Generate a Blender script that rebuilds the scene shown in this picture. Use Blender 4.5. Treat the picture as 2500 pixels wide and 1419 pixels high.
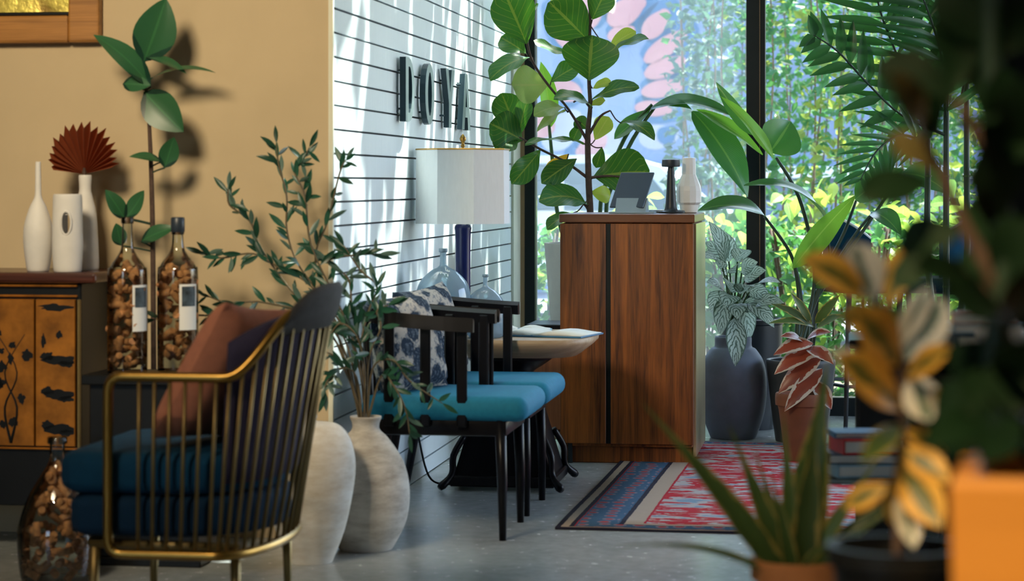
import bpy, bmesh, math, random
from mathutils import Vector, Matrix
R = random.Random(7)
scene = bpy.context.scene
col = scene.collection
for o in list(bpy.data.objects): bpy.data.objects.remove(o)

# ------------------------------------------------------------------ camera
F = 5500.0                      # focal length in pixels of the 2500 px wide frame
EYE = 1.15
HORIZON = 450.0
cam = bpy.data.cameras.new('camera'); cam_o = bpy.data.objects.new('camera', cam); col.objects.link(cam_o)
cam_o.location = (0, 0, EYE); cam_o.rotation_euler = (math.pi/2, 0, 0)
cam.sensor_fit = 'HORIZONTAL'; cam.sensor_width = 36.0; cam.lens = 36.0*F/2500
cam.shift_y = -(709.5-HORIZON)/2500
cam.clip_start = 0.05; cam.clip_end = 300
cam.dof.use_dof = True; cam.dof.focus_distance = 9.7; cam.dof.aperture_fstop = 3.6
scene.camera = cam_o

# ------------------------------------------------------------------ world, sun, exposure
ANG = math.atan(820/F)                                  # the room is turned this much against the view
U = Vector((math.sin(ANG), math.cos(ANG), 0))           # along the shiplap wall, away from the camera
V = Vector((math.cos(ANG), -math.sin(ANG), 0))          # out of the shiplap wall, into the room
C0 = Vector((-0.582, 7.295, 0))                         # corner of the two walls
def SD(s, d, z=0.0): return C0 + U*s + V*d + Vector((0, 0, z))
def at(px, py, Y): return Vector(((px-1250)/F*Y, Y, EYE-(py-HORIZON)/F*Y))
RZ = -ANG

w = bpy.data.worlds.new('world'); scene.world = w; w.use_nodes = True
nt = w.node_tree; nt.nodes.clear()
sky = nt.nodes.new('ShaderNodeTexSky'); sky.sky_type = 'NISHITA'; sky.sun_disc = False
sky.sun_elevation = math.radians(62); sky.sun_rotation = math.radians(40); sky.air_density = 1.0; sky.dust_density = 2.6; sky.ozone_density = 1.0
bg = nt.nodes.new('ShaderNodeBackground'); bg.inputs[1].default_value = 0.62
ow = nt.nodes.new('ShaderNodeOutputWorld')
nt.links.new(sky.outputs[0], bg.inputs[0]); nt.links.new(bg.outputs[0], ow.inputs[0])

SUN_T = (-V*0.30 - U*0.20 + Vector((0, 0, -1))).normalized()   # the way the sunlight travels
sun = bpy.data.lights.new('sun', 'SUN'); sun.energy = 11.0; sun.angle = math.radians(0.6); sun.color = (1.0, 0.94, 0.84)
sun_o = bpy.data.objects.new('sun', sun); col.objects.link(sun_o)
sun_o.location = (3, 12, 12); sun_o.rotation_euler = SUN_T.to_track_quat('-Z', 'Y').to_euler()

vs = scene.view_settings
scene.display_settings.display_device = 'sRGB'
vs.view_transform = 'Standard'; vs.look = 'None'; vs.gamma = 1.0; vs.use_curve_mapping = False
vs.exposure = 1.1

# ------------------------------------------------------------------ materials
class NT:
    def __init__(s, name):
        s.m = bpy.data.materials.new(name); s.m.use_nodes = True; s.t = s.m.node_tree
        s.t.nodes.clear(); s.out = s.n('ShaderNodeOutputMaterial')
    def n(s, typ, **kw):
        x = s.t.nodes.new(typ)
        for k, v in kw.items(): setattr(x, k, v)
        return x
    def l(s, a, b): s.t.links.new(a, b)
    def val(s, sock, v):
        if hasattr(v, 'links') or isinstance(v, bpy.types.NodeSocket): s.l(v, sock)
        elif isinstance(v, (tuple, list)) and len(v) == 3 and sock.type == 'RGBA': sock.default_value = (*v, 1)
        else: sock.default_value = v
    def math(s, op, a, b=0.0, c=None, clamp=False):
        x = s.n('ShaderNodeMath', operation=op); x.use_clamp = clamp
        s.val(x.inputs[0], a); s.val(x.inputs[1], b)
        if c is not None: s.val(x.inputs[2], c)
        return x.outputs[0]
    def mix(s, f, a, b, mode='MIX'):
        x = s.n('ShaderNodeMix', data_type='RGBA', blend_type=mode)
        s.val(x.inputs[0], f); s.val(x.inputs[6], a); s.val(x.inputs[7], b)
        return x.outputs[2]
    def ramp(s, f, stops, interp='LINEAR'):
        x = s.n('ShaderNodeValToRGB'); s.l(f, x.inputs[0]); cr = x.color_ramp; cr.interpolation = interp
        while len(cr.elements) < len(stops): cr.elements.new(0.5)
        for e, (p, c) in zip(cr.elements, stops):
            e.position = p; e.color = (*c, 1) if len(c) == 3 else c
        return x.outputs[0]
    def coord(s, kind='Object', scale=(1, 1, 1), rot=(0, 0, 0)):
        tc = s.n('ShaderNodeTexCoord'); mp = s.n('ShaderNodeMapping')
        mp.inputs['Scale'].default_value = scale; mp.inputs['Rotation'].default_value = rot
        s.l(tc.outputs[kind], mp.inputs[0]); return mp.outputs[0]
    def noise(s, vec, scale, detail=3, rough=0.5, dist=0.0):
        x = s.n('ShaderNodeTexNoise'); s.l(vec, x.inputs['Vector'])
        x.inputs['Scale'].default_value = scale; x.inputs['Detail'].default_value = detail
        x.inputs['Roughness'].default_value = rough; x.inputs['Distortion'].default_value = dist
        return x.outputs[0]
    def bsdf(s, color, rough=0.5, metal=0.0, spec=0.5, bump=None, bump_d=0.002, **kw):
        b = s.n('ShaderNodeBsdfPrincipled')
        s.val(b.inputs['Base Color'], color); s.val(b.inputs['Roughness'], rough); s.val(b.inputs['Metallic'], metal)
        b.inputs['Specular IOR Level'].default_value = spec
        for k, v in kw.items(): s.val(b.inputs[k.replace('_', ' ')], v)
        if bump is not None:
            bp = s.n('ShaderNodeBump'); bp.inputs['Distance'].default_value = bump_d; bp.inputs['Strength'].default_value = 1
            s.l(bump, bp.inputs['Height']); s.l(bp.outputs[0], b.inputs['Normal'])
        return b.outputs[0]
    def done(s, sh): s.l(sh, s.out.inputs[0]); return s.m

def plain(name, c, rough=0.5, metal=0.0, var=0.15, scale=8.0, spec=0.5, bump=0.0, stretch=(1, 1, 1), **kw):
    n = NT(name); v = n.coord('Object', stretch); f = n.noise(v, scale, 4, 0.55)
    f2 = n.math('MULTIPLY_ADD', n.math('SUBTRACT', f, 0.5), 2.0, 0.5, clamp=True)
    lo = tuple(x*(1-var) for x in c); hi = tuple(min(1, x*(1+var)) for x in c)
    return n.done(n.bsdf(n.mix(f2, lo, hi), rough, metal, spec, bump=f if bump else None, bump_d=bump, **kw))

def wood(name, dark, light, rough=0.4, scale=1.0, axis='Z'):
    n = NT(name); st = {'Z': (14, 14, 0.7), 'X': (0.7, 14, 14), 'Y': (14, 0.7, 14)}[axis]
    v = n.coord('Object', tuple(a*scale for a in st)); f = n.noise(v, 2.2, 5, 0.6, 0.6)
    v2 = n.coord('Object', tuple(a*scale*4 for a in st)); g = n.noise(v2, 3.0, 3, 0.5)
    h = n.math('ADD', n.math('MULTIPLY', f, 0.75), n.math('MULTIPLY', g, 0.25))
    c = n.ramp(h, [(0.32, dark), (0.5, tuple((a+b)/2 for a, b in zip(dark, light))), (0.68, light)])
    return n.done(n.bsdf(c, rough, 0, 0.4, bump=h, bump_d=0.0008))

def leaf_mat(name, c, vein, back=None, rough=0.35, trans=0.3, vary=0.35, vfreq=9.0, edge=None, edge_w=0.0, stripe=None, tcol=None, spec=0.5):
    n = NT(name); uv = n.n('ShaderNodeUVMap'); sp = n.n('ShaderNodeSeparateXYZ'); n.l(uv.outputs[0], sp.inputs[0])
    u, v = sp.outputs[0], sp.outputs[1]
    av = n.math('ABSOLUTE', n.math('SUBTRACT', v, 0.5))
    oi = n.n('ShaderNodeObjectInfo'); rnd = oi.outputs['Random']
    tex = n.coord('Object'); nz = n.noise(tex, 30.0, 3)
    base = n.mix(rnd, tuple(x*(1-vary) for x in c), tuple(min(1, x*(1+vary)) for x in c))
    base = n.mix(n.math('MULTIPLY', nz, 0.35), base, tuple(min(1, x*1.7+0.01) for x in c))
    if stripe is not None:
        ph = n.math('SUBTRACT', n.math('MULTIPLY', u, 40.0), n.math('MULTIPLY', av, 34.0))
        ph = n.math('ADD', ph, n.math('MULTIPLY', nz, 14.0))
        sf = n.math('GREATER_THAN', n.math('SINE', ph), -0.45)
        lim = n.math('LESS_THAN', av, 0.44)
        base = n.mix(n.math('MULTIPLY', sf, lim), base, stripe)
    if edge is not None:
        ef = n.math('GREATER_THAN', n.math('ADD', av, n.math('MULTIPLY', n.math('SUBTRACT', nz, 0.5), 0.5)), edge_w)
        base = n.mix(ef, base, edge)
    if vein is not None:
        mid = n.math('LESS_THAN', av, 0.030)
        ph = n.math('FRACT', n.math('SUBTRACT', n.math('MULTIPLY', u, vfreq), n.math('MULTIPLY', av, vfreq*0.75)))
        sv = n.math('LESS_THAN', ph, 0.11)
        vm = n.math('MAXIMUM', mid, n.math('MULTIPLY', sv, 0.6))
        base = n.mix(n.math('MULTIPLY', vm, 0.8), base, vein)
    if back is not None:
        g = n.n('ShaderNodeNewGeometry'); base = n.mix(g.outputs['Backfacing'], base, back)
    pr = n.bsdf(base, rough, 0, spec)
    tr = n.n('ShaderNodeBsdfTranslucent')
    n.l(n.mix(0.6, base, tcol or tuple(min(1, x*2.2) for x in (c[0]*1.5, c[1], c[2]*0.6))), tr.inputs[0])
    mx = n.n('ShaderNodeMixShader'); mx.inputs[0].default_value = trans
    n.l(pr, mx.inputs[1]); n.l(tr.outputs[0], mx.inputs[2])
    return n.done(mx.outputs[0])

def glass(name, tint=(0.9, 0.97, 0.98), refl=0.06, rough=0.02, haze=None, haze_f=0.0, edge=1.45):
    n = NT(name); t = n.n('ShaderNodeBsdfTransparent'); t.inputs[0].default_value = (*tint, 1)
    g = n.n('ShaderNodeBsdfGlossy'); g.inputs['Roughness'].default_value = rough
    fr = n.n('ShaderNodeFresnel'); fr.inputs[0].default_value = edge
    mx = n.n('ShaderNodeMixShader'); n.l(n.math('ADD', fr.outputs[0], refl-0.04, clamp=True), mx.inputs[0])
    n.l(t.outputs[0], mx.inputs[1]); n.l(g.outputs[0], mx.inputs[2]); sh = mx.outputs[0]
    if haze:
        d = n.n('ShaderNodeBsdfDiffuse'); d.inputs[0].default_value = (*haze, 1)
        tl = n.n('ShaderNodeBsdfTranslucent'); tl.inputs[0].default_value = (*haze, 1)
        a = n.n('ShaderNodeAddShader'); n.l(d.outputs[0], a.inputs[0]); n.l(tl.outputs[0], a.inputs[1])
        m2 = n.n('ShaderNodeMixShader'); nz = n.noise(n.coord('Object'), 1.6, 3)
        n.l(n.math('MULTIPLY', n.math('ADD', nz, 0.5), haze_f, clamp=True), m2.inputs[0])
        n.l(sh, m2.inputs[1]); n.l(a.outputs[0], m2.inputs[2]); sh = m2.outputs[0]
    return n.done(sh)

M = {}
M['beige'] = plain('beige_plaster', (0.56, 0.44, 0.27), 0.85, var=0.07, scale=3, bump=0.001)
def _board():
    n = NT('white_board'); v = n.coord('Object', (1, 40, 2.0)); f = n.noise(v, 3, 4, 0.7)
    oi = n.n('ShaderNodeObjectInfo')
    c = n.mix(f, (0.60, 0.70, 0.74), (0.80, 0.88, 0.90))
    c = n.mix(n.math('MULTIPLY', oi.outputs['Random'], 0.25), c, (0.62, 0.72, 0.76))
    return n.done(n.bsdf(c, 0.55, 0, 0.4, bump=f, bump_d=0.001))
M['board'] = _board()
M['groove'] = plain('groove_dark', (0.035, 0.045, 0.055), 0.8)
def _floor():
    n = NT('polished_concrete'); v = n.coord('Object'); a = n.noise(v, 1.3, 5, 0.6); b = n.noise(v, 22, 4, 0.6)
    h = n.math('ADD', n.math('MULTIPLY', a, 0.7), n.math('MULTIPLY', b, 0.3))
    c = n.ramp(h, [(0.3, (0.22, 0.245, 0.245)), (0.55, (0.34, 0.365, 0.36)), (0.75, (0.43, 0.45, 0.43))])
    return n.done(n.bsdf(c, n.math('MULTIPLY_ADD', b, 0.20, 0.14), 0, 0.5, bump=b, bump_d=0.0002))
M['floor'] = _floor()
M['ceiling'] = plain('ceiling_paint', (0.55, 0.52, 0.47), 0.9, var=0.04)
M['darkwall'] = plain('dark_paint', (0.16, 0.15, 0.14), 0.85, var=0.06)
M['black'] = plain('black_steel', (0.008, 0.012, 0.013), 0.5, 0.0, var=0.2, spec=0.2)
M['blackwood'] = plain('black_stained_wood', (0.005, 0.005, 0.007), 0.30, var=0.4, spec=0.16, scale=20, stretch=(1, 1, 0.2))
M['cream'] = plain('cream_trim', (0.72, 0.72, 0.58), 0.6, var=0.06)
M['brownframe'] = plain('bronze_frame', (0.30, 0.20, 0.11), 0.45, 0.3, var=0.1)
M['pane_dusty'] = glass('dusty_window_glass', (0.90, 0.97, 1.0), 0.05, haze=(0.80, 0.92, 1.0), haze_f=0.035)
M['pane'] = glass('window_glass', (0.93, 0.98, 0.98), 0.04)
M['podium'] = wood('walnut_veneer', (0.035, 0.009, 0.003), (0.36, 0.105, 0.015), 0.42)
M['podium_top'] = wood('walnut_top', (0.10, 0.032, 0.012), (0.24, 0.09, 0.035), 0.3, axis='X')
M['brass_panel'] = plain('brushed_brass_panel', (0.62, 0.55, 0.33), 0.28, 0.85, var=0.25, scale=2, stretch=(1, 1, 0.5))
M['brass'] = plain('brass', (0.42, 0.24, 0.055), 0.30, 1.0, var=0.1)
M['brass_dull'] = plain('dull_brass', (0.26, 0.18, 0.065), 0.42, 0.8, var=0.15)
M['teal_seat'] = plain('teal_upholstery', (0.010, 0.17, 0.30), 0.75, var=0.12, scale=60, bump=0.0004, spec=0.25)
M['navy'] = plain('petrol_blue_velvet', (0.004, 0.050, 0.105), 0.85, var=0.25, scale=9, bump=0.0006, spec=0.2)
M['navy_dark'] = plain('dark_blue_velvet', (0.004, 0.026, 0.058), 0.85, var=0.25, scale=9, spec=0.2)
M['mauve'] = plain('mauve_grey_velvet', (0.042, 0.036, 0.070), 0.85, var=0.25, scale=7, spec=0.2)
M['charcoal'] = plain('charcoal_fabric', (0.045, 0.045, 0.045), 0.9, var=0.2, scale=40)
M['terra_fabric'] = plain('terracotta_linen', (0.50, 0.19, 0.11), 0.9, var=0.12, scale=40, bump=0.0005)
def _floral():
    n = NT('floral_print'); v = n.coord('Object')
    vo = n.n('ShaderNodeTexVoronoi'); vo.feature = 'F1'; vo.inputs['Scale'].default_value = 16; n.l(v, vo.inputs['Vector'])
    d = vo.outputs['Distance']; nz = n.noise(v, 55, 3)
    e = n.math('ADD', d, n.math('MULTIPLY', n.math('SUBTRACT', nz, 0.5), 0.32))
    c = n.ramp(e, [(0.0, (0.10, 0.12, 0.15)), (0.20, (0.02, 0.035, 0.06)), (0.50, (0.02, 0.035, 0.06)), (0.57, (0.42, 0.38, 0.34)), (1, (0.50, 0.46, 0.41))], 'LINEAR')
    fine = n.math('GREATER_THAN', n.noise(v, 80, 2), 0.57)
    c = n.mix(n.math('MULTIPLY', fine, 0.7), c, (0.12, 0.15, 0.19))
    return n.done(n.bsdf(c, 0.9, 0, 0.2))
M['floral'] = _floral()
M['ceramic'] = plain('white_matte_ceramic', (0.72, 0.70, 0.66), 0.6, var=0.08, scale=12)
M['ceramic_cool'] = plain('white_ceramic', (0.74, 0.74, 0.72), 0.45, var=0.05, scale=10)
def _stone(name, a, b, z0, z1):
    n = NT(name); v = n.coord('Object', (1, 1, 3)); f = n.noise(v, 9, 5, 0.65); g = n.noise(n.coord('Object'), 3, 3)
    c = n.ramp(n.math('ADD', n.math('MULTIPLY', f, 0.6), n.math('MULTIPLY', g, 0.4)), [(0.36, a), (0.58, b)])
    return n.done(n.bsdf(c, 0.85, 0, 0.3, bump=f, bump_d=0.002))
M['stoneware'] = _stone('weathered_stoneware', (0.30, 0.27, 0.23), (0.60, 0.58, 0.53), 0, 1)
M['plaster_vase'] = _stone('chalky_white_clay', (0.58, 0.52, 0.42), (0.78, 0.76, 0.70), 0, 1)
M['greypot'] = plain('grey_cement', (0.15, 0.175, 0.23), 0.7, var=0.12, scale=14, bump=0.0006)
M['whitepot'] = plain('pale_stone_planter', (0.50, 0.48, 0.43), 0.7, var=0.1, scale=10)
M['terracotta'] = plain('terracotta_clay', (0.50, 0.19, 0.055), 0.75, var=0.15, scale=14)
M['ochre'] = plain('ochre_clay', (0.66, 0.27, 0.035), 0.6, var=0.16, scale=5, stretch=(0.4, 0.4, 2))
M['dark_clay'] = plain('dark_clay', (0.16, 0.055, 0.025), 0.8, var=0.2)
M['soil'] = plain('potting_soil', (0.03, 0.02, 0.013), 0.95, var=0.5, scale=60, bump=0.004)
M['shade'] = plain('white_linen_shade', (0.80, 0.82, 0.83), 0.85, var=0.03, scale=90, stretch=(1, 1, 0.2))
M['cobalt'] = plain('cobalt_glaze', (0.010, 0.018, 0.10), 0.25, var=0.2)
M['bottle_glass'] = glass('clear_bottle_glass', (0.86, 0.90, 0.86), 0.07)
M['demijohn_glass'] = glass('smoky_blue_glass', (0.42, 0.54, 0.62), 0.14, haze=(0.30, 0.38, 0.44), haze_f=0.42)
M['cork'] = plain('cork', (0.42, 0.19, 0.075), 0.8, var=0.5, scale=50)
M['paper'] = plain('paper_white', (0.80, 0.80, 0.76), 0.7, var=0.04)
M['ink'] = plain('printed_dark', (0.04, 0.06, 0.075), 0.6, var=0.9, scale=40)
M['caps'] = plain('dark_cap', (0.02, 0.03, 0.045), 0.4)
M['gold'] = plain('gold_leaf', (0.36, 0.13, 0.014), 0.38, 0.5, var=0.6, scale=12)
M['goldpic'] = plain('gilded_relief', (0.85, 0.55, 0.12), 0.4, 0.5, var=0.6, scale=14, bump=0.01)
M['frame_wood'] = wood('gilt_wood_frame', (0.20, 0.085, 0.02), (0.48, 0.22, 0.055), 0.4, axis='X')
M['lacquer'] = plain('black_lacquer', (0.006, 0.007, 0.008), 0.4, var=0.3, spec=0.25)
M['top_brown'] = wood('dark_red_brown_top', (0.035, 0.012, 0.008), (0.10, 0.032, 0.02), 0.25, axis='X')
M['red_fan'] = leaf_mat('dyed_palm_leaf', (0.27, 0.062, 0.018), None, trans=0.15, rough=0.7)
M['tablet'] = plain('tablet_dark_back', (0.016, 0.030, 0.055), 0.35, var=0.1)
M['tabletcover'] = plain('grey_blue_cover', (0.22, 0.29, 0.34), 0.6, var=0.06)
M['lamp_black'] = plain('matt_black_metal', (0.014, 0.020, 0.026), 0.45)
M['wood_mid'] = wood('brown_wood', (0.16, 0.05, 0.018), (0.34, 0.12, 0.04), 0.5)
M['wood_pale'] = wood('pale_wood', (0.34, 0.22, 0.12), (0.52, 0.38, 0.24), 0.45, axis='X')
M['red'] = plain('red_cover', (0.62, 0.018, 0.018), 0.5)
M['bluec'] = plain('blue_cover', (0.03, 0.15, 0.30), 0.5)
M['paleblue'] = plain('pale_blue_cover', (0.30, 0.52, 0.66), 0.5)
M['navyc'] = plain('navy_cover', (0.012, 0.05, 0.11), 0.5)
M['pinkc'] = plain('salmon_cover', (0.62, 0.30, 0.20), 0.6)
M['letter_face'] = plain('brushed_zinc_face', (0.20, 0.27, 0.29), 0.35, 0.4, var=0.15, scale=20)
M['letter_side'] = plain('dark_teal_side', (0.012, 0.045, 0.062), 0.45)
M['bark'] = plain('brown_bark', (0.075, 0.045, 0.032), 0.85, var=0.4, scale=50, bump=0.002)
M['bark_pale'] = plain('pale_bark', (0.24, 0.16, 0.10), 0.9, var=0.35, scale=30)
M['stalk'] = plain('green_stalk', (0.045, 0.11, 0.030), 0.5, var=0.2)
M['stalk_dark'] = plain('dark_green_stalk', (0.012, 0.040, 0.022), 0.5, var=0.2)
M['olive_stem'] = plain('olive_twig', (0.11, 0.085, 0.045), 0.7)
M['fig'] = leaf_mat('fiddle_leaf', (0.014, 0.085, 0.014), (0.26, 0.28, 0.05), back=(0.10, 0.17, 0.05), vfreq=7, trans=0.22, tcol=(0.16, 0.45, 0.02))
M['fig_pale'] = leaf_mat('fiddle_leaf_underside', (0.16, 0.24, 0.075), (0.30, 0.32, 0.12), vfreq=7, trans=0.35, tcol=(0.45, 0.55, 0.08))
M['fig_yellow'] = leaf_mat('yellowing_leaf', (0.50, 0.26, 0.02), (0.5, 0.3, 0.05), trans=0.4, tcol=(0.9, 0.5, 0.03))
M['fig_lime'] = leaf_mat('young_lime_leaf', (0.22, 0.30, 0.04), (0.4, 0.4, 0.1), trans=0.45, tcol=(0.6, 0.65, 0.06))
M['rubber'] = leaf_mat('rubber_plant_leaf', (0.006, 0.036, 0.020), (0.05, 0.20, 0.07), vfreq=0.01, back=(0.02, 0.085, 0.045), rough=0.38, trans=0.08)
M['olive'] = leaf_mat('olive_leaf', (0.010, 0.060, 0.034), None, back=(0.10, 0.17, 0.14), rough=0.4, trans=0.15, vary=0.5)
M['banana'] = leaf_mat('bird_of_paradise_leaf', (0.012, 0.090, 0.030), (0.16, 0.30, 0.08), back=(0.03, 0.12, 0.06), vfreq=26, rough=0.3, trans=0.28, tcol=(0.18, 0.55, 0.05), spec=0.7)
M['banana_lime'] = leaf_mat('young_bird_of_paradise_leaf', (0.09, 0.28, 0.03), (0.3, 0.45, 0.1), vfreq=26, rough=0.35, trans=0.5, tcol=(0.40, 0.75, 0.05))
M['aglao'] = leaf_mat('silver_patterned_leaf', (0.010, 0.055, 0.022), None, stripe=(0.60, 0.72, 0.64), rough=0.45, trans=0.4, tcol=(0.5, 0.62, 0.5))
M['palm'] = leaf_mat('palm_leaflet', (0.014, 0.085, 0.030), None, rough=0.35, trans=0.22, tcol=(0.12, 0.40, 0.05))
M['sword'] = leaf_mat('sword_leaf', (0.050, 0.095, 0.022), None, edge=(0.32, 0.26, 0.06), edge_w=0.40, rough=0.45, trans=0.12)
M['varieg'] = leaf_mat('variegated_yellow_leaf', (0.075, 0.095, 0.020), None, edge=(0.74, 0.40, 0.06), edge_w=0.16, rough=0.4, trans=0.25, tcol=(0.8, 0.4, 0.05))
M['varieg_white'] = leaf_mat('variegated_cream_leaf', (0.06, 0.11, 0.07), None, edge=(0.62, 0.60, 0.50), edge_w=0.13, rough=0.4, trans=0.2, tcol=(0.7, 0.65, 0.5))
M['darkfig'] = leaf_mat('deep_green_leaf', (0.004, 0.020, 0.007), None, rough=0.6, trans=0.06, spec=0.2)
M['litleaf'] = leaf_mat('lit_brown_leaf', (0.10, 0.080, 0.022), None, rough=0.6, trans=0.2)  # brown light on the dark plant's leaf edges, put into the colour
M['redleaf'] = leaf_mat('red_backed_leaf', (0.20, 0.040, 0.018), None, edge=(0.50, 0.46, 0.38), edge_w=0.34, trans=0.15)
M['hedge'] = leaf_mat('hedge_leaf', (0.035, 0.115, 0.045), None, rough=0.4, trans=0.40, vary=0.5, tcol=(0.14, 0.42, 0.09))
M['hedge_grey'] = leaf_mat('grey_green_leaf', (0.06, 0.115, 0.085), None, rough=0.5, trans=0.35, vary=0.4, tcol=(0.14, 0.28, 0.16))
M['hedge_yellow'] = leaf_mat('yellow_green_leaf', (0.17, 0.23, 0.045), None, rough=0.4, trans=0.45, vary=0.4, tcol=(0.45, 0.58, 0.09))
M['bushleaf'] = leaf_mat('lime_bush_leaf', (0.14, 0.30, 0.045), (0.4, 0.5, 0.15), vfreq=6, rough=0.4, trans=0.45, vary=0.4, tcol=(0.55, 0.80, 0.12))
M['ground'] = plain('garden_soil', (0.14, 0.12, 0.075), 0.95, var=0.4, scale=6)
M['road'] = plain('asphalt', (0.20, 0.20, 0.21), 0.9, var=0.15, scale=30)
M['mural_wall'] = plain('painted_blue_grey_wall', (0.17, 0.21, 0.30), 0.9, var=0.15, scale=2)
M['mural_pink'] = plain('mural_peach_paint', (0.46, 0.20, 0.18), 0.85, var=0.10, scale=3)
M['mural_white'] = plain('mural_pale_paint', (0.36, 0.33, 0.36), 0.85, var=0.1, scale=3)
M['mural_blue'] = plain('mural_blue_paint', (0.04, 0.11, 0.20), 0.85, var=0.15, scale=4)
M['carpaint'] = plain('pale_silver_paint', (0.62, 0.66, 0.70), 0.25, 0.2, var=0.03)
M['carglass'] = plain('car_glass', (0.10, 0.15, 0.18), 0.1, var=0.1)
M['tyre'] = plain('tyre_rubber', (0.02, 0.02, 0.02), 0.8)
M['greyfurn'] = plain('dark_grey_metal', (0.03, 0.035, 0.04), 0.5)
def _rug():
    n = NT('woven_rug'); tc = n.n('ShaderNodeTexCoord'); sp = n.n('ShaderNodeSeparateXYZ'); n.l(tc.outputs['Object'], sp.inputs[0])
    x, y = sp.outputs[0], sp.outputs[1]
    v = n.coord('Object'); nz = n.noise(v, 26, 3, 0.6); nzl = n.noise(n.coord('Object', (1, 2.6, 1)), 4.2, 4, 0.62, 0.4)
    edge = n.math('MINIMUM', n.math('MINIMUM', x, n.math('SUBTRACT', RUG_W, x)), n.math('MULTIPLY', n.math('MINIMUM', y, n.math('SUBTRACT', RUG_L, y)), 2.2))
    ed = n.math('MULTIPLY_ADD', n.math('SUBTRACT', nz, 0.5), 0.008, edge)
    dark, cream, red, blue = (0.022, 0.022, 0.04), (0.33, 0.27, 0.23), (0.32, 0.02, 0.035), (0.045, 0.10, 0.18)
    bands = n.ramp(n.math('DIVIDE', ed, 0.5), [(0.0, dark), (0.035, cream), (0.085, dark), (0.115, red), (0.125, blue), (0.40, dark), (0.435, cream), (0.56, red), (0.60, (0.9, 0.9, 0.9))], 'CONSTANT')
    # rosettes in the blue band
    vo = n.n('ShaderNodeTexVoronoi'); vo.inputs['Scale'].default_value = 15; vo.inputs['Randomness'].default_value = 0.35; n.l(v, vo.inputs['Vector'])
    ros = n.ramp(n.math('ADD', vo.outputs['Distance'], n.math('MULTIPLY', nz, 0.2)), [(0.0, (0.32, 0.045, 0.05)), (0.34, (0.18, 0.16, 0.22)), (0.46, blue)], 'CONSTANT')
    inb = n.math('MULTIPLY', n.math('GREATER_THAN', ed, 0.068), n.math('LESS_THAN', ed, 0.195))
    c = n.mix(inb, bands, ros)
    fld = n.ramp(nzl, [(0.0, (0.16, 0.25, 0.36)), (0.37, (0.34, 0.32, 0.34)), (0.46, (0.36, 0.020, 0.035)), (0.555, (0.34, 0.06, 0.05)), (0.58, (0.36, 0.34, 0.34)), (0.64, (0.14, 0.19, 0.28))], 'CONSTANT')
    c = n.mix(n.math('GREATER_THAN', ed, 0.29), c, fld)
    return n.done(n.bsdf(c, 0.95, 0, 0.1, bump=nz, bump_d=0.002))
RUG_W, RUG_L = 2.2, 2.6
M['rug'] = _rug()

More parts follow.
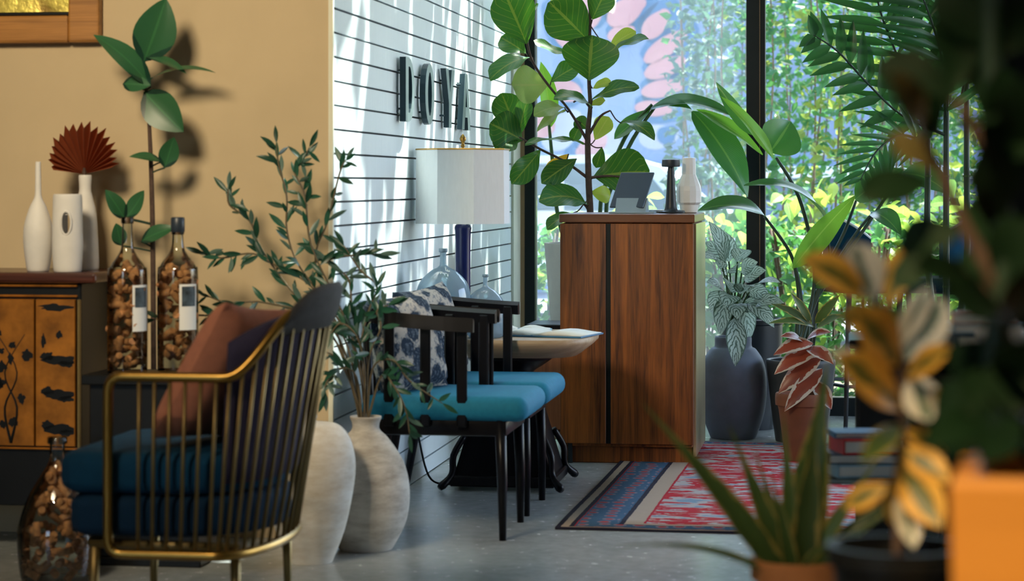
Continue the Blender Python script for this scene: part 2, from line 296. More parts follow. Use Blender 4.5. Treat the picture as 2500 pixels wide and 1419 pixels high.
# ------------------------------------------------------------------ geometry helpers
def tag(o, label=None, cat=None, group=None, kind=None):
    if label: o['label'] = label
    if cat: o['category'] = cat
    if group: o['group'] = group
    if kind: o['kind'] = kind
    return o
def empty(name, loc=(0, 0, 0), rz=0.0, label=None, cat=None, group=None, kind=None):
    o = bpy.data.objects.new(name, None); col.objects.link(o); o.location = loc; o.rotation_euler = (0, 0, rz)
    o.empty_display_size = 0.05
    return tag(o, label, cat, group, kind)
class G:
    """collects vertices, faces and uvs of one mesh"""
    def __init__(s): s.v = []; s.f = []; s.uv = None
    def add(s, vs, fs):
        k = len(s.v); s.v += [tuple(p) for p in vs]; s.f += [tuple(i+k for i in f) for f in fs]; return s
    def move(s, M4): s.v = [tuple(M4 @ Vector(p)) for p in s.v]; return s
    def box(s, c, size, rz=0.0):
        x, y, z = (a/2 for a in size); m = Matrix.Rotation(rz, 3, 'Z'); c = Vector(c)
        vs = [c + m @ Vector((i*x, j*y, k*z)) for k in (-1, 1) for j in (-1, 1) for i in (-1, 1)]
        return s.add(vs, [(0, 2, 3, 1), (4, 5, 7, 6), (0, 1, 5, 4), (2, 6, 7, 3), (0, 4, 6, 2), (1, 3, 7, 5)])
    def rbox(s, c, size, r=0.01, seg=2, rz=0.0, rot=None):
        bm = bmesh.new(); bmesh.ops.create_cube(bm, size=1.0)
        bmesh.ops.scale(bm, vec=size, verts=bm.verts)
        r = min(r, min(size)*0.49)
        bmesh.ops.bevel(bm, geom=list(bm.edges), offset=r, segments=seg, affect='EDGES', profile=0.5)
        m = (rot or Matrix.Rotation(rz, 3, 'Z')); c = Vector(c)
        bm.verts.index_update()
        s.add([c + m @ v.co for v in bm.verts], [[v.index for v in f.verts] for f in bm.faces]); bm.free(); return s
    def tube(s, pts, r, n=8, caps=True, closed=False):
        pts = [Vector(p) for p in pts]; m = len(pts)
        rs = r if isinstance(r, (list, tuple)) else [r]*m
        vs = []; fs = []; up = None
        for i, p in enumerate(pts):
            if closed: t = pts[(i+1) % m]-pts[i-1]
            else: t = pts[min(i+1, m-1)]-pts[max(i-1, 0)]
            t = t.normalized() if t.length > 1e-9 else Vector((0, 0, 1))
            if up is None:
                up = Vector((0, 0, 1)) if abs(t.z) < 0.9 else Vector((1, 0, 0))
            a = (up - t*up.dot(t)).normalized(); b = t.cross(a); up = a
            for k in range(n):
                q = 2*math.pi*k/n; vs.append(p + (a*math.cos(q)+b*math.sin(q))*rs[i])
        for i in range(m if closed else m-1):
            for k in range(n):
                i2 = (i+1) % m
                fs.append((i*n+k, i*n+(k+1) % n, i2*n+(k+1) % n, i2*n+k))
        if caps and not closed: fs += [tuple(range(n-1, -1, -1)), tuple(range((m-1)*n, m*n))]
        return s.add(vs, fs)
    def lathe(s, prof, n=32, c=(0, 0, 0), sq=None):
        vs = []; fs = []; c = Vector(c); m = len(prof)
        for r, z in prof:
            for k in range(n):
                a = 2*math.pi*k/n; x, y = math.cos(a), math.sin(a)
                vs.append(c+Vector((r*x, r*y, z)))
        for i in range(m-1):
            for k in range(n): fs.append((i*n+k, i*n+(k+1) % n, (i+1)*n+(k+1) % n, (i+1)*n+k))
        if prof[0][0] > 1e-4: fs.append(tuple(range(n-1, -1, -1)))
        if prof[-1][0] > 1e-4: fs.append(tuple(range((m-1)*n, m*n)))
        return s.add(vs, fs)
    def prism(s, poly, z0, z1):
        n = len(poly); vs = [(x, y, z0) for x, y in poly]+[(x, y, z1) for x, y in poly]
        fs = [tuple(range(n-1, -1, -1)), tuple(range(n, 2*n))]+[(i, (i+1) % n, n+(i+1) % n, n+i) for i in range(n)]
        return s.add(vs, fs)
    def build(s, name, mat, parent=None, smooth=False, loc=None):
        me = bpy.data.meshes.new(name); me.from_pydata(s.v, [], s.f)
        if s.uv:
            ul = me.uv_layers.new(name='UVMap')
            for poly in me.polygons:
                for li in poly.loop_indices: ul.data[li].uv = s.uv[me.loops[li].vertex_index]
        me.materials.append(mat)
        if smooth:
            me.polygons.foreach_set('use_smooth', [True]*len(me.polygons))
            if smooth == 'auto':
                me.set_sharp_from_angle(angle=math.radians(40))
        o = bpy.data.objects.new(name, me); col.objects.link(o)
        if parent: o.parent = parent
        if loc: o.location = loc
        return o
def share(o, parent=None):
    c = o.copy(); col.objects.link(c); c.parent = parent if parent else o.parent; return c
def catmull(pts, k=6):
    pts = [Vector(p) for p in pts]; out = []
    for i in range(len(pts)-1):
        p0, p1, p2, p3 = pts[max(i-1, 0)], pts[i], pts[i+1], pts[min(i+2, len(pts)-1)]
        for j in range(k):
            t = j/k
            out.append(0.5*((2*p1)+(p2-p0)*t+(2*p0-5*p1+4*p2-p3)*t*t+(3*p1-p0-3*p2+p3)*t**3))
    out.append(pts[-1]); return out
def smoothprof(prof, k=4): return [(max(0, p.x), p.y) for p in catmull([(r, z, 0) for r, z in prof], k)]
def lerp(a, b, t): return a+(b-a)*t

PROF = {
 'ovate': lambda t: math.sin(math.pi*t**0.85)**0.8,
 'fiddle': lambda t: (math.sin(math.pi*min(1, t)**1.25)**0.62)*(0.62+0.42*t),
 'lance': lambda t: math.sin(math.pi*t)**0.9,
 'banana': lambda t: math.sin(math.pi*t**0.8)**0.78,
 'sword': lambda t: (1-t**2.2)*(0.55+0.45*math.sin(math.pi*min(1, t*1.2+0.1))),
 'palm': lambda t: (math.sin(math.pi*t**0.6)**0.7),
 'obov': lambda t: math.sin(math.pi*t**1.3)**0.75,
}
def leaf_geo(base, tip, width, nrm, bend=0.1, fold=0.25, shape='ovate', wave=0.0, nseg=9, g=None):
    base, tip = Vector(base), Vector(tip); d = tip-base; L = d.length; x = d/L
    n = Vector(nrm); n = n-x*n.dot(x); n = n.normalized() if n.length > 1e-6 else Vector((0, 0, 1))
    y = n.cross(x); pf = PROF[shape]; ph = R.random()*6; js = (-1, -0.5, 0, 0.5, 1)
    cf, sf = math.cos(fold), math.sin(fold); vs = []; uv = []; fs = []
    for i in range(nseg+1):
        t = i/nseg; h = width/2*max(0.0, pf(min(max(t, 0.002), 0.998)))
        c = base+d*t+n*(bend*L*4*t*(1-t))
        for j in js:
            p = c+y*(h*j*cf)+n*(abs(j)*h*sf+wave*L*math.sin(t*11+ph+(2 if j > 0 else 0))*j*j)
            vs.append(p); uv.append((t, (j+1)/2))
    for i in range(nseg):
        for k in range(4): fs.append((i*5+k, (i+1)*5+k, (i+1)*5+k+1, i*5+k+1))
    g = g or G()
    if g.uv is None: g.uv = []
    g.uv += uv; g.add(vs, fs); return g
def leaf(parent, base, tip, width, mat, nrm=(0, -1, 0.35), name='leaf', **kw):
    o = Vector(parent.location) if parent else Vector((0, 0, 0))
    return leaf_geo(Vector(base)-o, Vector(tip)-o, width, nrm, **kw).build(name, mat, parent, True)
def wtube(parent, pts, r, mat, name='stem', n=8, k=5):
    o = Vector(parent.location); g = G(); q = [Vector(p)-o for p in pts]
    if isinstance(r, (list, tuple)):
        rr = []
        for i in range(len(q)-1): rr += [lerp(r[i], r[i+1], j/k) for j in range(k)]
        rr.append(r[-1]); r = rr
    g.tube(catmull(q, k), r, n); return g.build(name, mat, parent, True)
def pillow_geo(w, h, t, n=14, pinch=0.07):
    g = G(); vs = []; fs = []
    for side in (1, -1):
        for i in range(n+1):
            for j in range(n+1):
                a, b = 2*i/n-1, 2*j/n-1
                th = max(0.0, (1-a**4)*(1-b**4))**0.5
                sx = 1-pinch*(1-b*b)*abs(a); sy = 1-pinch*(1-a*a)*abs(b)
                vs.append((side*t/2*th, a*w/2*(1-pinch*(1-b*b)), b*h/2*(1-pinch*(1-a*a))))
    m = (n+1)**2
    for s0 in (0, 1):
        for i in range(n):
            for j in range(n):
                q = [s0*m+i*(n+1)+j, s0*m+(i+1)*(n+1)+j, s0*m+(i+1)*(n+1)+j+1, s0*m+i*(n+1)+j+1]
                fs.append(tuple(q if s0 == 0 else q[::-1]))
    return g.add(vs, fs)

# ------------------------------------------------------------------ the setting
RC = empty  # shorthand
def room(name, g, mat, kind='structure', label=None, parent=None, smooth=False):
    """geometry given in (d, s, z) of the room: d out of the shiplap wall, s along it"""
    o = g.build(name, mat, parent, smooth)
    if parent is None:
        o.location = C0; o.rotation_euler = (0, 0, RZ)
        if kind: o['kind'] = kind
    if label: o['label'] = label
    return o
def bx(g, d0, d1, s0, s1, z0, z1): return g.box(((d0+d1)/2, (s0+s1)/2, (z0+z1)/2), (d1-d0, s1-s0, z1-z0))
ZC = 3.0
room('floor', bx(G(), -4.2, 5.2, -9.2, 4.24, -0.12, 0), M['floor'], label='polished grey concrete floor')
g = G(); bx(g, -4.2, 5.2, -9.2, 0.06, ZC, ZC+.15); bx(g, 0.80, 5.2, 0.06, 4.3, ZC, ZC+.15); bx(g, -0.14, 0.80, 4.14, 4.3, ZC, ZC+.15)
room('ceiling', g, M['ceiling'], label='plain ceiling with a roof light along the shiplap wall')
g = G(); bx(g, -4.2, -0.14, 0.0, 0.14, 0, ZC); bx(g, -0.14, -0.012, 0.0, 0.012, 0, ZC)
room('wall_back', g, M['beige'], label='tan plastered wall behind the armchair')
room('trim_1', bx(G(), -0.012, 0.003, -0.004, 0.012, 0, ZC), M['cream'], label='pale corner bead at the edge of the tan wall')
wl = room('wall_left', bx(G(), -0.14, -0.014, 0.012, 4.3, 0, ZC), M['groove'], label='white painted shiplap boards with dark joints')
z = 1.171-0.0788*14-0.0788; first = None
while z < ZC-0.01:
    a, b = max(z+0.0035, 0.004), min(z+0.0788-0.0035, ZC)
    if b-a > 0.02:
        gb = G(); bx(gb, -0.014, R.uniform(-0.001, 0.001), 0.014, 3.92, a, b); gb.build('board', M['board'], wl)
    z += 0.0788
room('trim_2', bx(G(), -0.014, 0.012, 3.925, 4.165, 0, ZC), M['cream'], label='cream trim board between shiplap and window')
g = G(); bx(g, -4.34, -4.2, -9.2, 0.14, 0, ZC); room('wall_far_left', g, M['beige'])
g = G(); bx(g, -4.2, 5.2, -9.34, -9.2, 0, 0.8); bx(g, -4.2, 5.2, -9.34, -9.2, 2.3, ZC); bx(g, -4.2, -2.6, -9.34, -9.2, .8, 2.3); bx(g, -1.0, 5.2, -9.34, -9.2, .8, 2.3)
room('wall_rear', g, M['beige'])
g = G(); bx(g, 5.2, 5.34, -9.2, 0.4, 0, ZC); bx(g, 5.2, 5.34, 0.4, 4.3, 2.75, ZC); bx(g, 5.2, 5.34, 0.4, 4.3, 0, 0.1); room('wall_right', g, M['darkwall'])

# window wall at the far end
win = empty('window_1', SD(4.2, 0), RZ, 'floor to ceiling glazing with slim black mullions', None, None, 'structure')
G().box((0.017, 0.0, ZC/2), (0.034, 0.09, ZC)).build('jamb', M['brownframe'], win)
G().box((0.060, 0.0, ZC/2), (0.052, 0.10, ZC)).build('frame_post', M['black'], win)
xs = [0.060, 1.197, 2.409, 3.62, 4.83]
for x in xs[1:]:
    G().rbox((x, 0, ZC/2), (0.094, 0.09, ZC), 0.004, 1).build('mullion', M['black'], win)
    for dx in (0.020,): G().box((x+dx, -0.046, ZC/2), (0.002, 0.004, ZC-0.1)).build('mullion_bead', M['brownframe'], win)
G().box((2.45, 0, 0.045), (4.8, 0.09, 0.09)).build('bottom_rail', M['black'], win)
G().box((2.45, 0, ZC-0.05), (4.8, 0.09, 0.10)).build('top_rail', M['black'], win)
for i in range(4):
    a, b = xs[i]+0.03, xs[i+1]-0.045
    G().box(((a+b)/2, 0.0, ZC/2), (b-a, 0.006, ZC-0.2)).build('pane', M['pane_dusty'] if i == 0 else M['pane'], win)
# roof light above the shiplap wall
rl = empty('window_2', SD(0, 0, ZC), RZ, 'narrow roof light running along the shiplap wall', None, None, 'structure')
for y in (0.10, 1.1, 2.1, 3.1, 4.1): G().box((0.36, y, 0.09), (0.88, 0.05, 0.10)).build('glazing_bar', M['black'], rl)
for i in range(4): G().box((0.37, 0.6+i, 0.12), (0.85, 0.95, 0.006)).build('pane', M['pane'], rl)

# ------------------------------------------------------------------ outside
gb = G(); bx(gb, -16, 30, 4.3, 60, -0.30, -0.10); room('ground', gb, M['ground'], label='planted garden ground outside the windows')
gb = G(); bx(gb, -16, 30, 10.5, 18.5, -0.10, -0.06); room('road', gb, M['road'], label='grey asphalt strip behind the hedge')
mw = empty('mural_wall', SD(17.5, 0), RZ, 'blue grey street wall painted with a peach petal mural', 'wall')
G().box((-0.5, 0.1, 2.75), (9.0, 0.2, 5.6)).build('wall_face', M['mural_wall'], mw)
G().box((-0.5, -0.12, 1.28), (9.0, 0.26, 0.12)).build('ledge', M['ceramic_cool'], mw)
Yw = 24.6
def wloc(px, py):       # point of the mural wall seen through a pixel, in the wall's own frame
    q = (px-1250)/F; k = Vector((q, 1, 0)); o = SD(17.5, 0)
    t = (o.dot(U))/(k.dot(U)); p = k*t; zz = EYE-(py-HORIZON)/F*t
    return ((p-o).dot(V), zz)
def petal(px0, py0, px1, py1, wpx, mat, name='petal', y=0.0, grow=0.0):
    a, b = Vector(wloc(px0, py0)), Vector(wloc(px1, py1)); d = b-a; L = d.length; d.normalize(); n = Vector((-d.y, d.x))
    wm = wpx*25/F; poly = []
    N = 9
    for i in range(N+1):
        t = i/N; h = (wm/2)*math.sin(math.pi*(0.05+0.78*t**0.8))**0.8+grow
        poly.append(a+d*(L+grow)*t+n*h)
    for i in range(5):
        q = math.pi*(i+1)/6; h = (wm/2)*math.sin(math.pi*0.83)**0.8+grow; poly.append(b+d*grow+n*h*math.cos(q)+d*h*math.sin(q))
    for i in range(N, -1, -1):
        t = i/N; h = (wm/2)*math.sin(math.pi*(0.05+0.78*t**0.8))**0.8+grow
        poly.append(a+d*(L+grow)*t-n*h)
    gg = G(); gg.prism([(p.x, p.y) for p in poly], 0, 0.006)
    gg.v = [(x, y-zz, yy) for x, yy, zz in gg.v]; gg.build(name, mat, mw)
pet = [(1572, 92, 1622, 36, 50), (1574, 150, 1664, 86, 46), (1574, 184, 1662, 150, 46), (1566, 226, 1660, 208, 42), (1550, 262, 1630, 268, 38), (1486, 58, 1560, 6, 62), (1484, 92, 1540, 74, 38), (1440, 70, 1440, -20, 60),
       (1400, 120, 1360, 40, 56), (1350, 290, 1305, 325, 56), (1480, 330, 1420, 372, 50), (1420, 230, 1350, 215, 52)]
for p in pet:
    petal(*p, M['mural_blue'], 'petal_outline', 0.0, 0.075); petal(*p, M['mural_pink'], 'petal', -0.008)
for p in ((1420, 300, 1500, 370, 90), (1330, 360, 1400, 290, 80), (1560, 340, 1640, 330, 60)):
    petal(*p, M['mural_white'], 'petal', -0.002)
petal(1610, 345, 1640, 320, 46, M['mural_blue'], 'painted_spot', -0.012)

# parked car seen over the bushes
car = empty('parked_car', at(1330, 700, 20.5)*1.0, RZ, 'pale silver car parked in front of the mural wall', 'car'); car.location.z = -0.06
prof = [(-2.1, .35), (-2.15, .62), (-2.0, .82), (-1.15, .95), (-.55, 1.36), (-.1, 1.46), (.75, 1.47), (1.25, 1.36), (1.72, 1.02), (1.98, .95), (2.08, .7), (2.05, .36)]
gb = G(); gb.prism(prof, -.82, .82); gb.v = [(x*0.8+0.12, -z, y) for x, y, z in gb.v]; gb.build('car_body', M['carpaint'], car)
for poly in ([(-.95, .98), (-.5, 1.32), (-.1, 1.39), (.12, 1.39), (.12, .98)], [(.2, .98), (.2, 1.39), (.72, 1.39), (1.12, 1.3), (1.42, 1.02), (1.4, .98)]):
    gb = G(); gb.prism(poly, .815, .83); gb.v = [(x*0.8+0.12, -z, y) for x, y, z in gb.v]; gb.build('side_window', M['carglass'], car)
gb = G(); gb.box((0.1, -.83, .68), (3.2, .03, .05)); gb.build('side_moulding', M['bluec'], car)
for x in (-1.2, 1.1):
    gb = G(); gb.lathe([(0.0, -.1), (.2, -.1), (.31, -.09), (.32, 0), (.31, .09), (.2, .1), (0, .1)], 20); gb.v = [(xx+x, zz-.74, yy+.32) for xx, yy, zz in gb.v]; gb.build('wheel', M['tyre'], car, True)

# hedge trees, low bushes
def foliage(rnd, N, c, rad, size, g=None):
    g = g or G()
    if g.uv is None: g.uv = []
    for i in range(N):
        while True:
            p = Vector((rnd.uniform(-1, 1), rnd.uniform(-1, 1), rnd.uniform(-1, 1)))
            if p.x*p.x+p.y*p.y < 1: break
        p = Vector(c)+Vector((p.x*rad[0], p.y*rad[1], p.z*rad[2]))
        a = Vector((rnd.gauss(0, 1), rnd.gauss(0, 1), rnd.gauss(0, .7))).normalized()
        n = Vector((rnd.gauss(0, .7), rnd.gauss(0, .7), rnd.gauss(.4, .7))); n = (n-a*n.dot(a)).normalized(); b = n.cross(a)
        L = size*rnd.uniform(.6, 1.3); W = L*.30
        k = len(g.v)
        g.v += [tuple(p-a*L*.5), tuple(p+b*W+n*W*.3), tuple(p+a*L*.5), tuple(p-b*W+n*W*.3)]
        g.f += [(k, k+1, k+2), (k, k+2, k+3)]; g.uv += [(0, .5), (.5, 1), (1, .5), (.5, 0)]
    return g
hr = random.Random(3)
def one_leaf(name, L, W, mat, shape='ovate'): return leaf_geo((0, 0, 0), (L, 0, 0), W, (0, 0, 1), 0.06, .25, shape, 0, 5).build(name, mat)
hedge = [  # px, Y, half width, leaf material, label
 (1700, 16.3, .27, 'hedge_grey', 'hazy grey green tree beside the painted mural wall'),
 (1845, 15.2, .27, 'hedge', 'leafy tree straight behind the nearer black mullion'),
 (2030, 15.2, .27, 'hedge_yellow', 'yellow flecked tree with thin twigs behind the long arching stalks'),
 (2215, 15.2, .27, 'hedge', 'leafy tree behind the left palm fronds'),
 (2400, 15.2, .27, 'hedge_yellow', 'yellow green tree behind the rightmost palm cane'),
 (2590, 15.2, .27, 'hedge', 'leafy tree at the far right end of the front garden row'),
 (1780, 17.6, .29, 'hedge_grey', 'grey green tree of the back row left of the nearer mullion'),
 (1950, 17.6, .29, 'hedge', 'back row tree just right of the nearer mullion'),
 (2120, 17.6, .29, 'hedge', 'back row tree behind the lower palm frond'),
 (2300, 17.6, .29, 'hedge', 'back row tree between the two palm canes'),
 (2480, 17.6, .29, 'hedge', 'back row tree at the right edge of the garden'),
]
ml = {m: one_leaf('leaf', .085, .045, M[m]) for m in ('hedge', 'hedge_grey', 'hedge_yellow')}
for px, Y, rw, m, lab in hedge:
    p = at(px, 450, Y); p.z = -0.1
    t = empty('hedge_tree', p, 0, lab, 'tree', 'trees outside the window')
    for k in range(4):
        x, y = hr.uniform(-.3, .3)*rw/.42, hr.uniform(-.2, .2)
        pts = [(x*.4, y*.4, 0), (x*.8+hr.uniform(-.05, .05), y, 1.0), (x*1.1+hr.uniform(-.1, .1), y, 2.0), (x*1.4, y, 3.2)]
        G().tube(catmull(pts, 4), [.011-.0006*i for i in range(13)], 6).build('trunk', M['bark_pale'], t, True)
    N = 1350
    other = 'hedge_yellow' if m == 'hedge' else 'hedge'
    foliage(hr, int(N*(.85 if m != 'hedge_yellow' else .4)), (0, 0, 2.0), (rw*.86, .40, 1.75), .088).build('foliage', M[m], t)['kind'] = 'stuff'
    foliage(hr, int(N*(.15 if m != 'hedge_yellow' else .6)), (0, 0, 2.0), (rw*.86, .38, 1.75), .085).build('foliage', M[other], t)['kind'] = 'stuff'
    for k in range(34):
        c = ml[m].copy(); col.objects.link(c); c.parent = t
        c.location = (hr.uniform(-1, 1)*rw, -.42+hr.uniform(-.03, .1), hr.uniform(.5, 2.6))
        c.rotation_euler = (hr.uniform(-1.4, 1.4), hr.uniform(-1.2, 1.2), hr.uniform(0, 6.3)); s_ = hr.uniform(.7, 1.25); c.scale = (s_, s_, s_)
for o in ml.values(): bpy.data.objects.remove(o)
bl = one_leaf('leaf', .13, .085, M['bushleaf'], 'obov'); bl2 = one_leaf('leaf', .12, .08, M['hedge_yellow'], 'obov')
bush_px = [(1320, 12.7), (1480, 12.7), (1640, 12.7), (1795, 12.7), (1950, 12.7), (2105, 12.7), (2260, 12.7), (2415, 12.7), (1400, 13.4), (1560, 13.4), (1720, 13.4), (1875, 13.4), (2030, 13.4), (2185, 13.4), (2340, 13.4), (2490, 13.4)]
names = ['beside the black window frame', 'right of the fig trunk', 'behind the black mushroom lamp', 'directly left of the nearer mullion', 'just right of the nearer mullion', 'behind the navy chair back', 'behind the left palm cane', 'behind the right palm cane', 'in the back row left of the fig trunk', 'in the back row behind the tablet', 'in the back row behind the white bottle vase', 'in the back row straight behind the nearer mullion', 'in the back row behind the bright upright leaf', 'in the back row left of the palm canes', 'in the back row between the palm canes', 'in the back row at the far right']
for (px, Y), nm in zip(bush_px, names):
    p = at(px, 450, Y); p.z = -.1
    t = empty('garden_bush', p, 0, 'lime green broad-leaved bush '+nm, 'bush', 'low bushes along the window')
    for k in range(5):
        a = hr.uniform(0, 6.3); G().tube(catmull([(0, 0, 0), (.08*math.cos(a), .08*math.sin(a), .5), (.16*math.cos(a), .16*math.sin(a), 1.0)], 3), .009, 5).build('branch', M['bark'], t, True)
    for k in range(46):
        c = (bl if hr.random() < .75 else bl2).copy(); col.objects.link(c); c.parent = t
        r_ = math.sqrt(hr.random())*.15; a = hr.uniform(0, 6.3)
        c.location = (r_*math.cos(a), r_*math.sin(a), hr.uniform(.12, 1.12+.1*math.sin(px)))
        c.rotation_euler = (hr.uniform(-.9, .9), hr.uniform(-1.3, .3), a+hr.uniform(-.8, .8)); s_ = hr.uniform(.7, 1.15); c.scale = (s_, s_, s_)
    foliage(hr, 260, (0, 0, .5), (.17, .17, .52), .09).build('foliage', M['hedge'], t)['kind'] = 'stuff'
for o in (bl, bl2): bpy.data.objects.remove(o)
# unseen tree, its crown placed over the roof light to break up the sun
ot = empty('overhanging_tree', SD(1.8, -1.2, -.1), RZ, 'unseen tall tree added behind the shiplap wall to fleck the sunlight', 'tree')
G().tube(catmull([(0, 0, 0), (.05, .1, 2.4), (.5, .1, 4.2), (1.6, .1, 5.0)], 5), [.12-.005*i for i in range(16)], 8).build('trunk', M['bark'], ot, True)
fr = random.Random(11); gg = foliage(fr, 900, (1.75, .4, 5.0), (1.5, 3.0, .9), .34); gg.build('foliage', M['hedge'], ot)['kind'] = 'stuff'

# ------------------------------------------------------------------ sign letters on the shiplap wall
def letter(name_ch, s0, s1, z0, z1, outer, inner, lab):
    t = empty('sign_letter', SD((s0+s1)/2, 0, z0), RZ, lab, 'letter', 'raised sign letters')
    wd, ht = s1-s0, z1-z0
    for nm, x0, x1, mat in (('letter_body', .012, .034, M['letter_side']), ('letter_face', .034, .0355, M['letter_face'])):
        g = G()
        o = [((a-.5)*wd, b*ht) for a, b in outer]
        if inner:
            i_ = [((a-.5)*wd, b*ht) for a, b in inner]; n = len(o); assert len(i_) == n
            vs = [(x, p[0], p[1]) for x in (x0, x1) for p in o+i_]; fs = []
            for k in range(n):
                k2 = (k+1) % n
                fs += [(2*n+k, 2*n+k2, 3*n+k2, 3*n+k), (k2, k, n+k, n+k2), (k, k2, 2*n+k2, 2*n+k), (n+k2, n+k, 3*n+k, 3*n+k2)]
            g.add(vs, fs)
        else:
            g.prism(o, x0, x1); g.v = [(zz, xx, yy) for xx, yy, zz in g.v]
        g.build(nm, mat, t)
    for b in (.2, .8): G().tube([(.001, -wd*.28, ht*b), (.02, -wd*.28, ht*b)], .004, 6).build('stand_off', M['letter_side'], t)
def dshape(x0, rx, y0, ry, n=11):
    pts = [(x0, .5+ry), (x0, .5-ry)]
    for i in range(n):
        a = -math.pi/2+math.pi*i/(n-1); pts.append((x0+rx*(.35+.65*math.cos(a)), .5+ry*math.sin(a)))
    return pts
ZB, ZT = 1.383, 1.622
letter('D', 1.05, 1.22, ZB, ZT, dshape(0, 1.0, 0, .5), dshape(.30, .42, 0, .36), 'raised letter D with dark teal sides on the shiplap wall')
el = lambda rx, ry, n=20: [(.5+rx*math.cos(2*math.pi*i/n), .5+ry*math.sin(2*math.pi*i/n)) for i in range(n)]
letter('O', 1.44, 1.63, ZB, ZT, el(.5, .5), el(.22, .36), 'raised letter O with dark teal sides on the shiplap wall')
letter('Y', 1.89, 2.09, ZB, ZT, [(.36, 0), (.64, 0), (.64, .42), (1, 1), (.70, 1), (.5, .60), (.30, 1), (0, 1), (.36, .42)], None, 'raised letter Y with dark teal sides on the shiplap wall')
letter('A', 2.28, 2.49, ZB, ZT, [(0, 0), (.27, 0), (.34, .22), (.66, .22), (.73, 0), (1, 0), (.64, 1), (.36, 1)], [(.40, .40), (.405, .40), (.42, .405), (.58, .405), (.595, .40), (.60, .40), (.51, .74), (.49, .74)], 'raised letter A with dark teal sides on the shiplap wall')

# ------------------------------------------------------------------ rug
p0 = at(1355, 1293, 6325/843)
rug = G(); N = 12
vs = [(RUG_W*i/N, RUG_L*j/N, .008+(0.0015*math.sin(i*2.1+j))) for j in range(N+1) for i in range(N+1)]
fs = [(j*(N+1)+i, j*(N+1)+i+1, (j+1)*(N+1)+i+1, (j+1)*(N+1)+i) for j in range(N) for i in range(N)]
rug.add(vs, fs); k = len(rug.v); rug.add([(0, 0, 0), (RUG_W, 0, 0), (RUG_W, RUG_L, 0), (0, RUG_L, 0)], [(3, 2, 1, 0)])
bd = [i for i in range(N+1)]; rug.f += [(k, k+1, *bd[::-1])]; rug.f += [(k+2, k+3, *[N*(N+1)+i for i in range(N+1)])]
rug.f += [(k+1, k+2, *[j*(N+1)+N for j in range(N, -1, -1)]), (k+3, k, *[j*(N+1) for j in range(N+1)])]
ro = rug.build('woven_rug', M['rug'], None, True); ro.location = (p0.x, p0.y, 0); ro.rotation_euler = (0, 0, -math.radians(9.6))
tag(ro, 'faded red and blue patterned rug in front of the wooden host stand', 'rug')

# ------------------------------------------------------------------ host stand
PX = at(1367, 1130, 9.30); st = empty('host_stand', (PX.x, PX.y, 0.0), RZ, 'tall walnut host stand with a black strip and brass side', 'stand')
W_, D_, H_ = 0.553, 0.62, 1.027
G().rbox((W_*.5, D_/2+.012, .035), (W_-.02, D_-.03, .07), .003, 1).build('plinth', M['podium'], st)
G().rbox((W_*.5, D_/2+.002, .53), (W_-.012, D_-.004, .92), .003, 1).build('carcass', M['podium'], st)
G().rbox((W_*.175, 0, .535), (W_*.342, .022, .905), .002, 1).build('front_panel', M['podium'], st)
G().rbox((W_*.69, 0, .535), (W_*.615, .022, .905), .002, 1).build('front_panel', M['podium'], st)
G().box((W_*.364, .003, .535), (W_*.036, .014, .905)).build('inlay_strip', M['black'], st)
G().rbox((W_*.5, D_/2, H_-.0175), (W_+.006, D_+.02, .035), .004, 2).build('top', M['podium_top'], st)
G().box((W_+.0015, D_/2+.012, .51), (.012, D_-.02, .955)).build('side_panel', M['brass_panel'], st)
tp = H_
def on_stand(px, Yoff): return Vector((at(px, 500, 9.3+Yoff).x, 9.3+Yoff, tp))
# tablet in its folding stand
tb = empty('tablet', on_stand(1545, .16), RZ, 'dark tablet leaning in a grey blue folding cover on the host stand', 'tablet')
tilt = Matrix.Rotation(math.radians(-38), 3, 'X')
sh = Matrix.Rotation(math.radians(12), 3, 'Y')
G().rbox((-.005, .02, .098), (.165, .009, .175), .004, 2, rot=(Matrix.Rotation(math.radians(-26), 3, 'Z') @ Matrix.Rotation(math.radians(-32), 3, 'X'))).build('tablet_body', M['tablet'], tb)
g = G(); g.prism([(-.05, 0), (.05, 0), (.03, .065), (-.002, .065)], -.065, .065); g.v = [(zz, x*.8-.02, y) for x, y, zz in g.v]; g.move(Matrix.Rotation(math.radians(-6), 4, 'Z')); g.build('folding_cover', M['tabletcover'], tb)
G().rbox((0, -.005, .004), (.19, .12, .008), .002, 1).build('base_flap', M['tabletcover'], tb)
bk = empty('menu_folder', on_stand(1612, .34), RZ+.5, 'slim grey folder lying beside the tablet on the host stand', 'folder')
G().rbox((0, 0, .006), (.15, .20, .012), .002, 1).build('cover', M['tabletcover'], bk); G().box((.004, 0, .0125), (.13, .185, .003)).build('sheet', M['paper'], bk)
lm = empty('cordless_lamp', on_stand(1638, .22), 0, 'small black mushroom table lamp between tablet and white vase', 'lamp')
G().lathe(smoothprof([(.052, 0), (.052, .008), (.03, .012), (.022, .05), (.016, .15), (.012, .20)], 3), 24).build('stem', M['lamp_black'], lm, 'auto')
G().lathe([(.0, .195), (.037, .197), (.039, .203), (.037, .226), (.03, .229), (0, .229)], 28).build('cap', M['lamp_black'], lm, 'auto')
bv = empty('bottle_vase', on_stand(1682, .30), 0, 'white ribbed bottle vase at the right end of the host stand', 'vase')
ring = [(.030, 0), (.036, .004), (.041, .035)]
G().lathe(ring, 16).build('foot', M['ceramic_cool'], bv, 'auto')
g = G(); g.lathe([(.041, .035), (.053, .045), (.053, .095), (.050, .115), (.030, .165), (.028, .235), (.024, .236), (.024, .17), (0, .16)], 12); g.build('body', M['ceramic_cool'], bv)

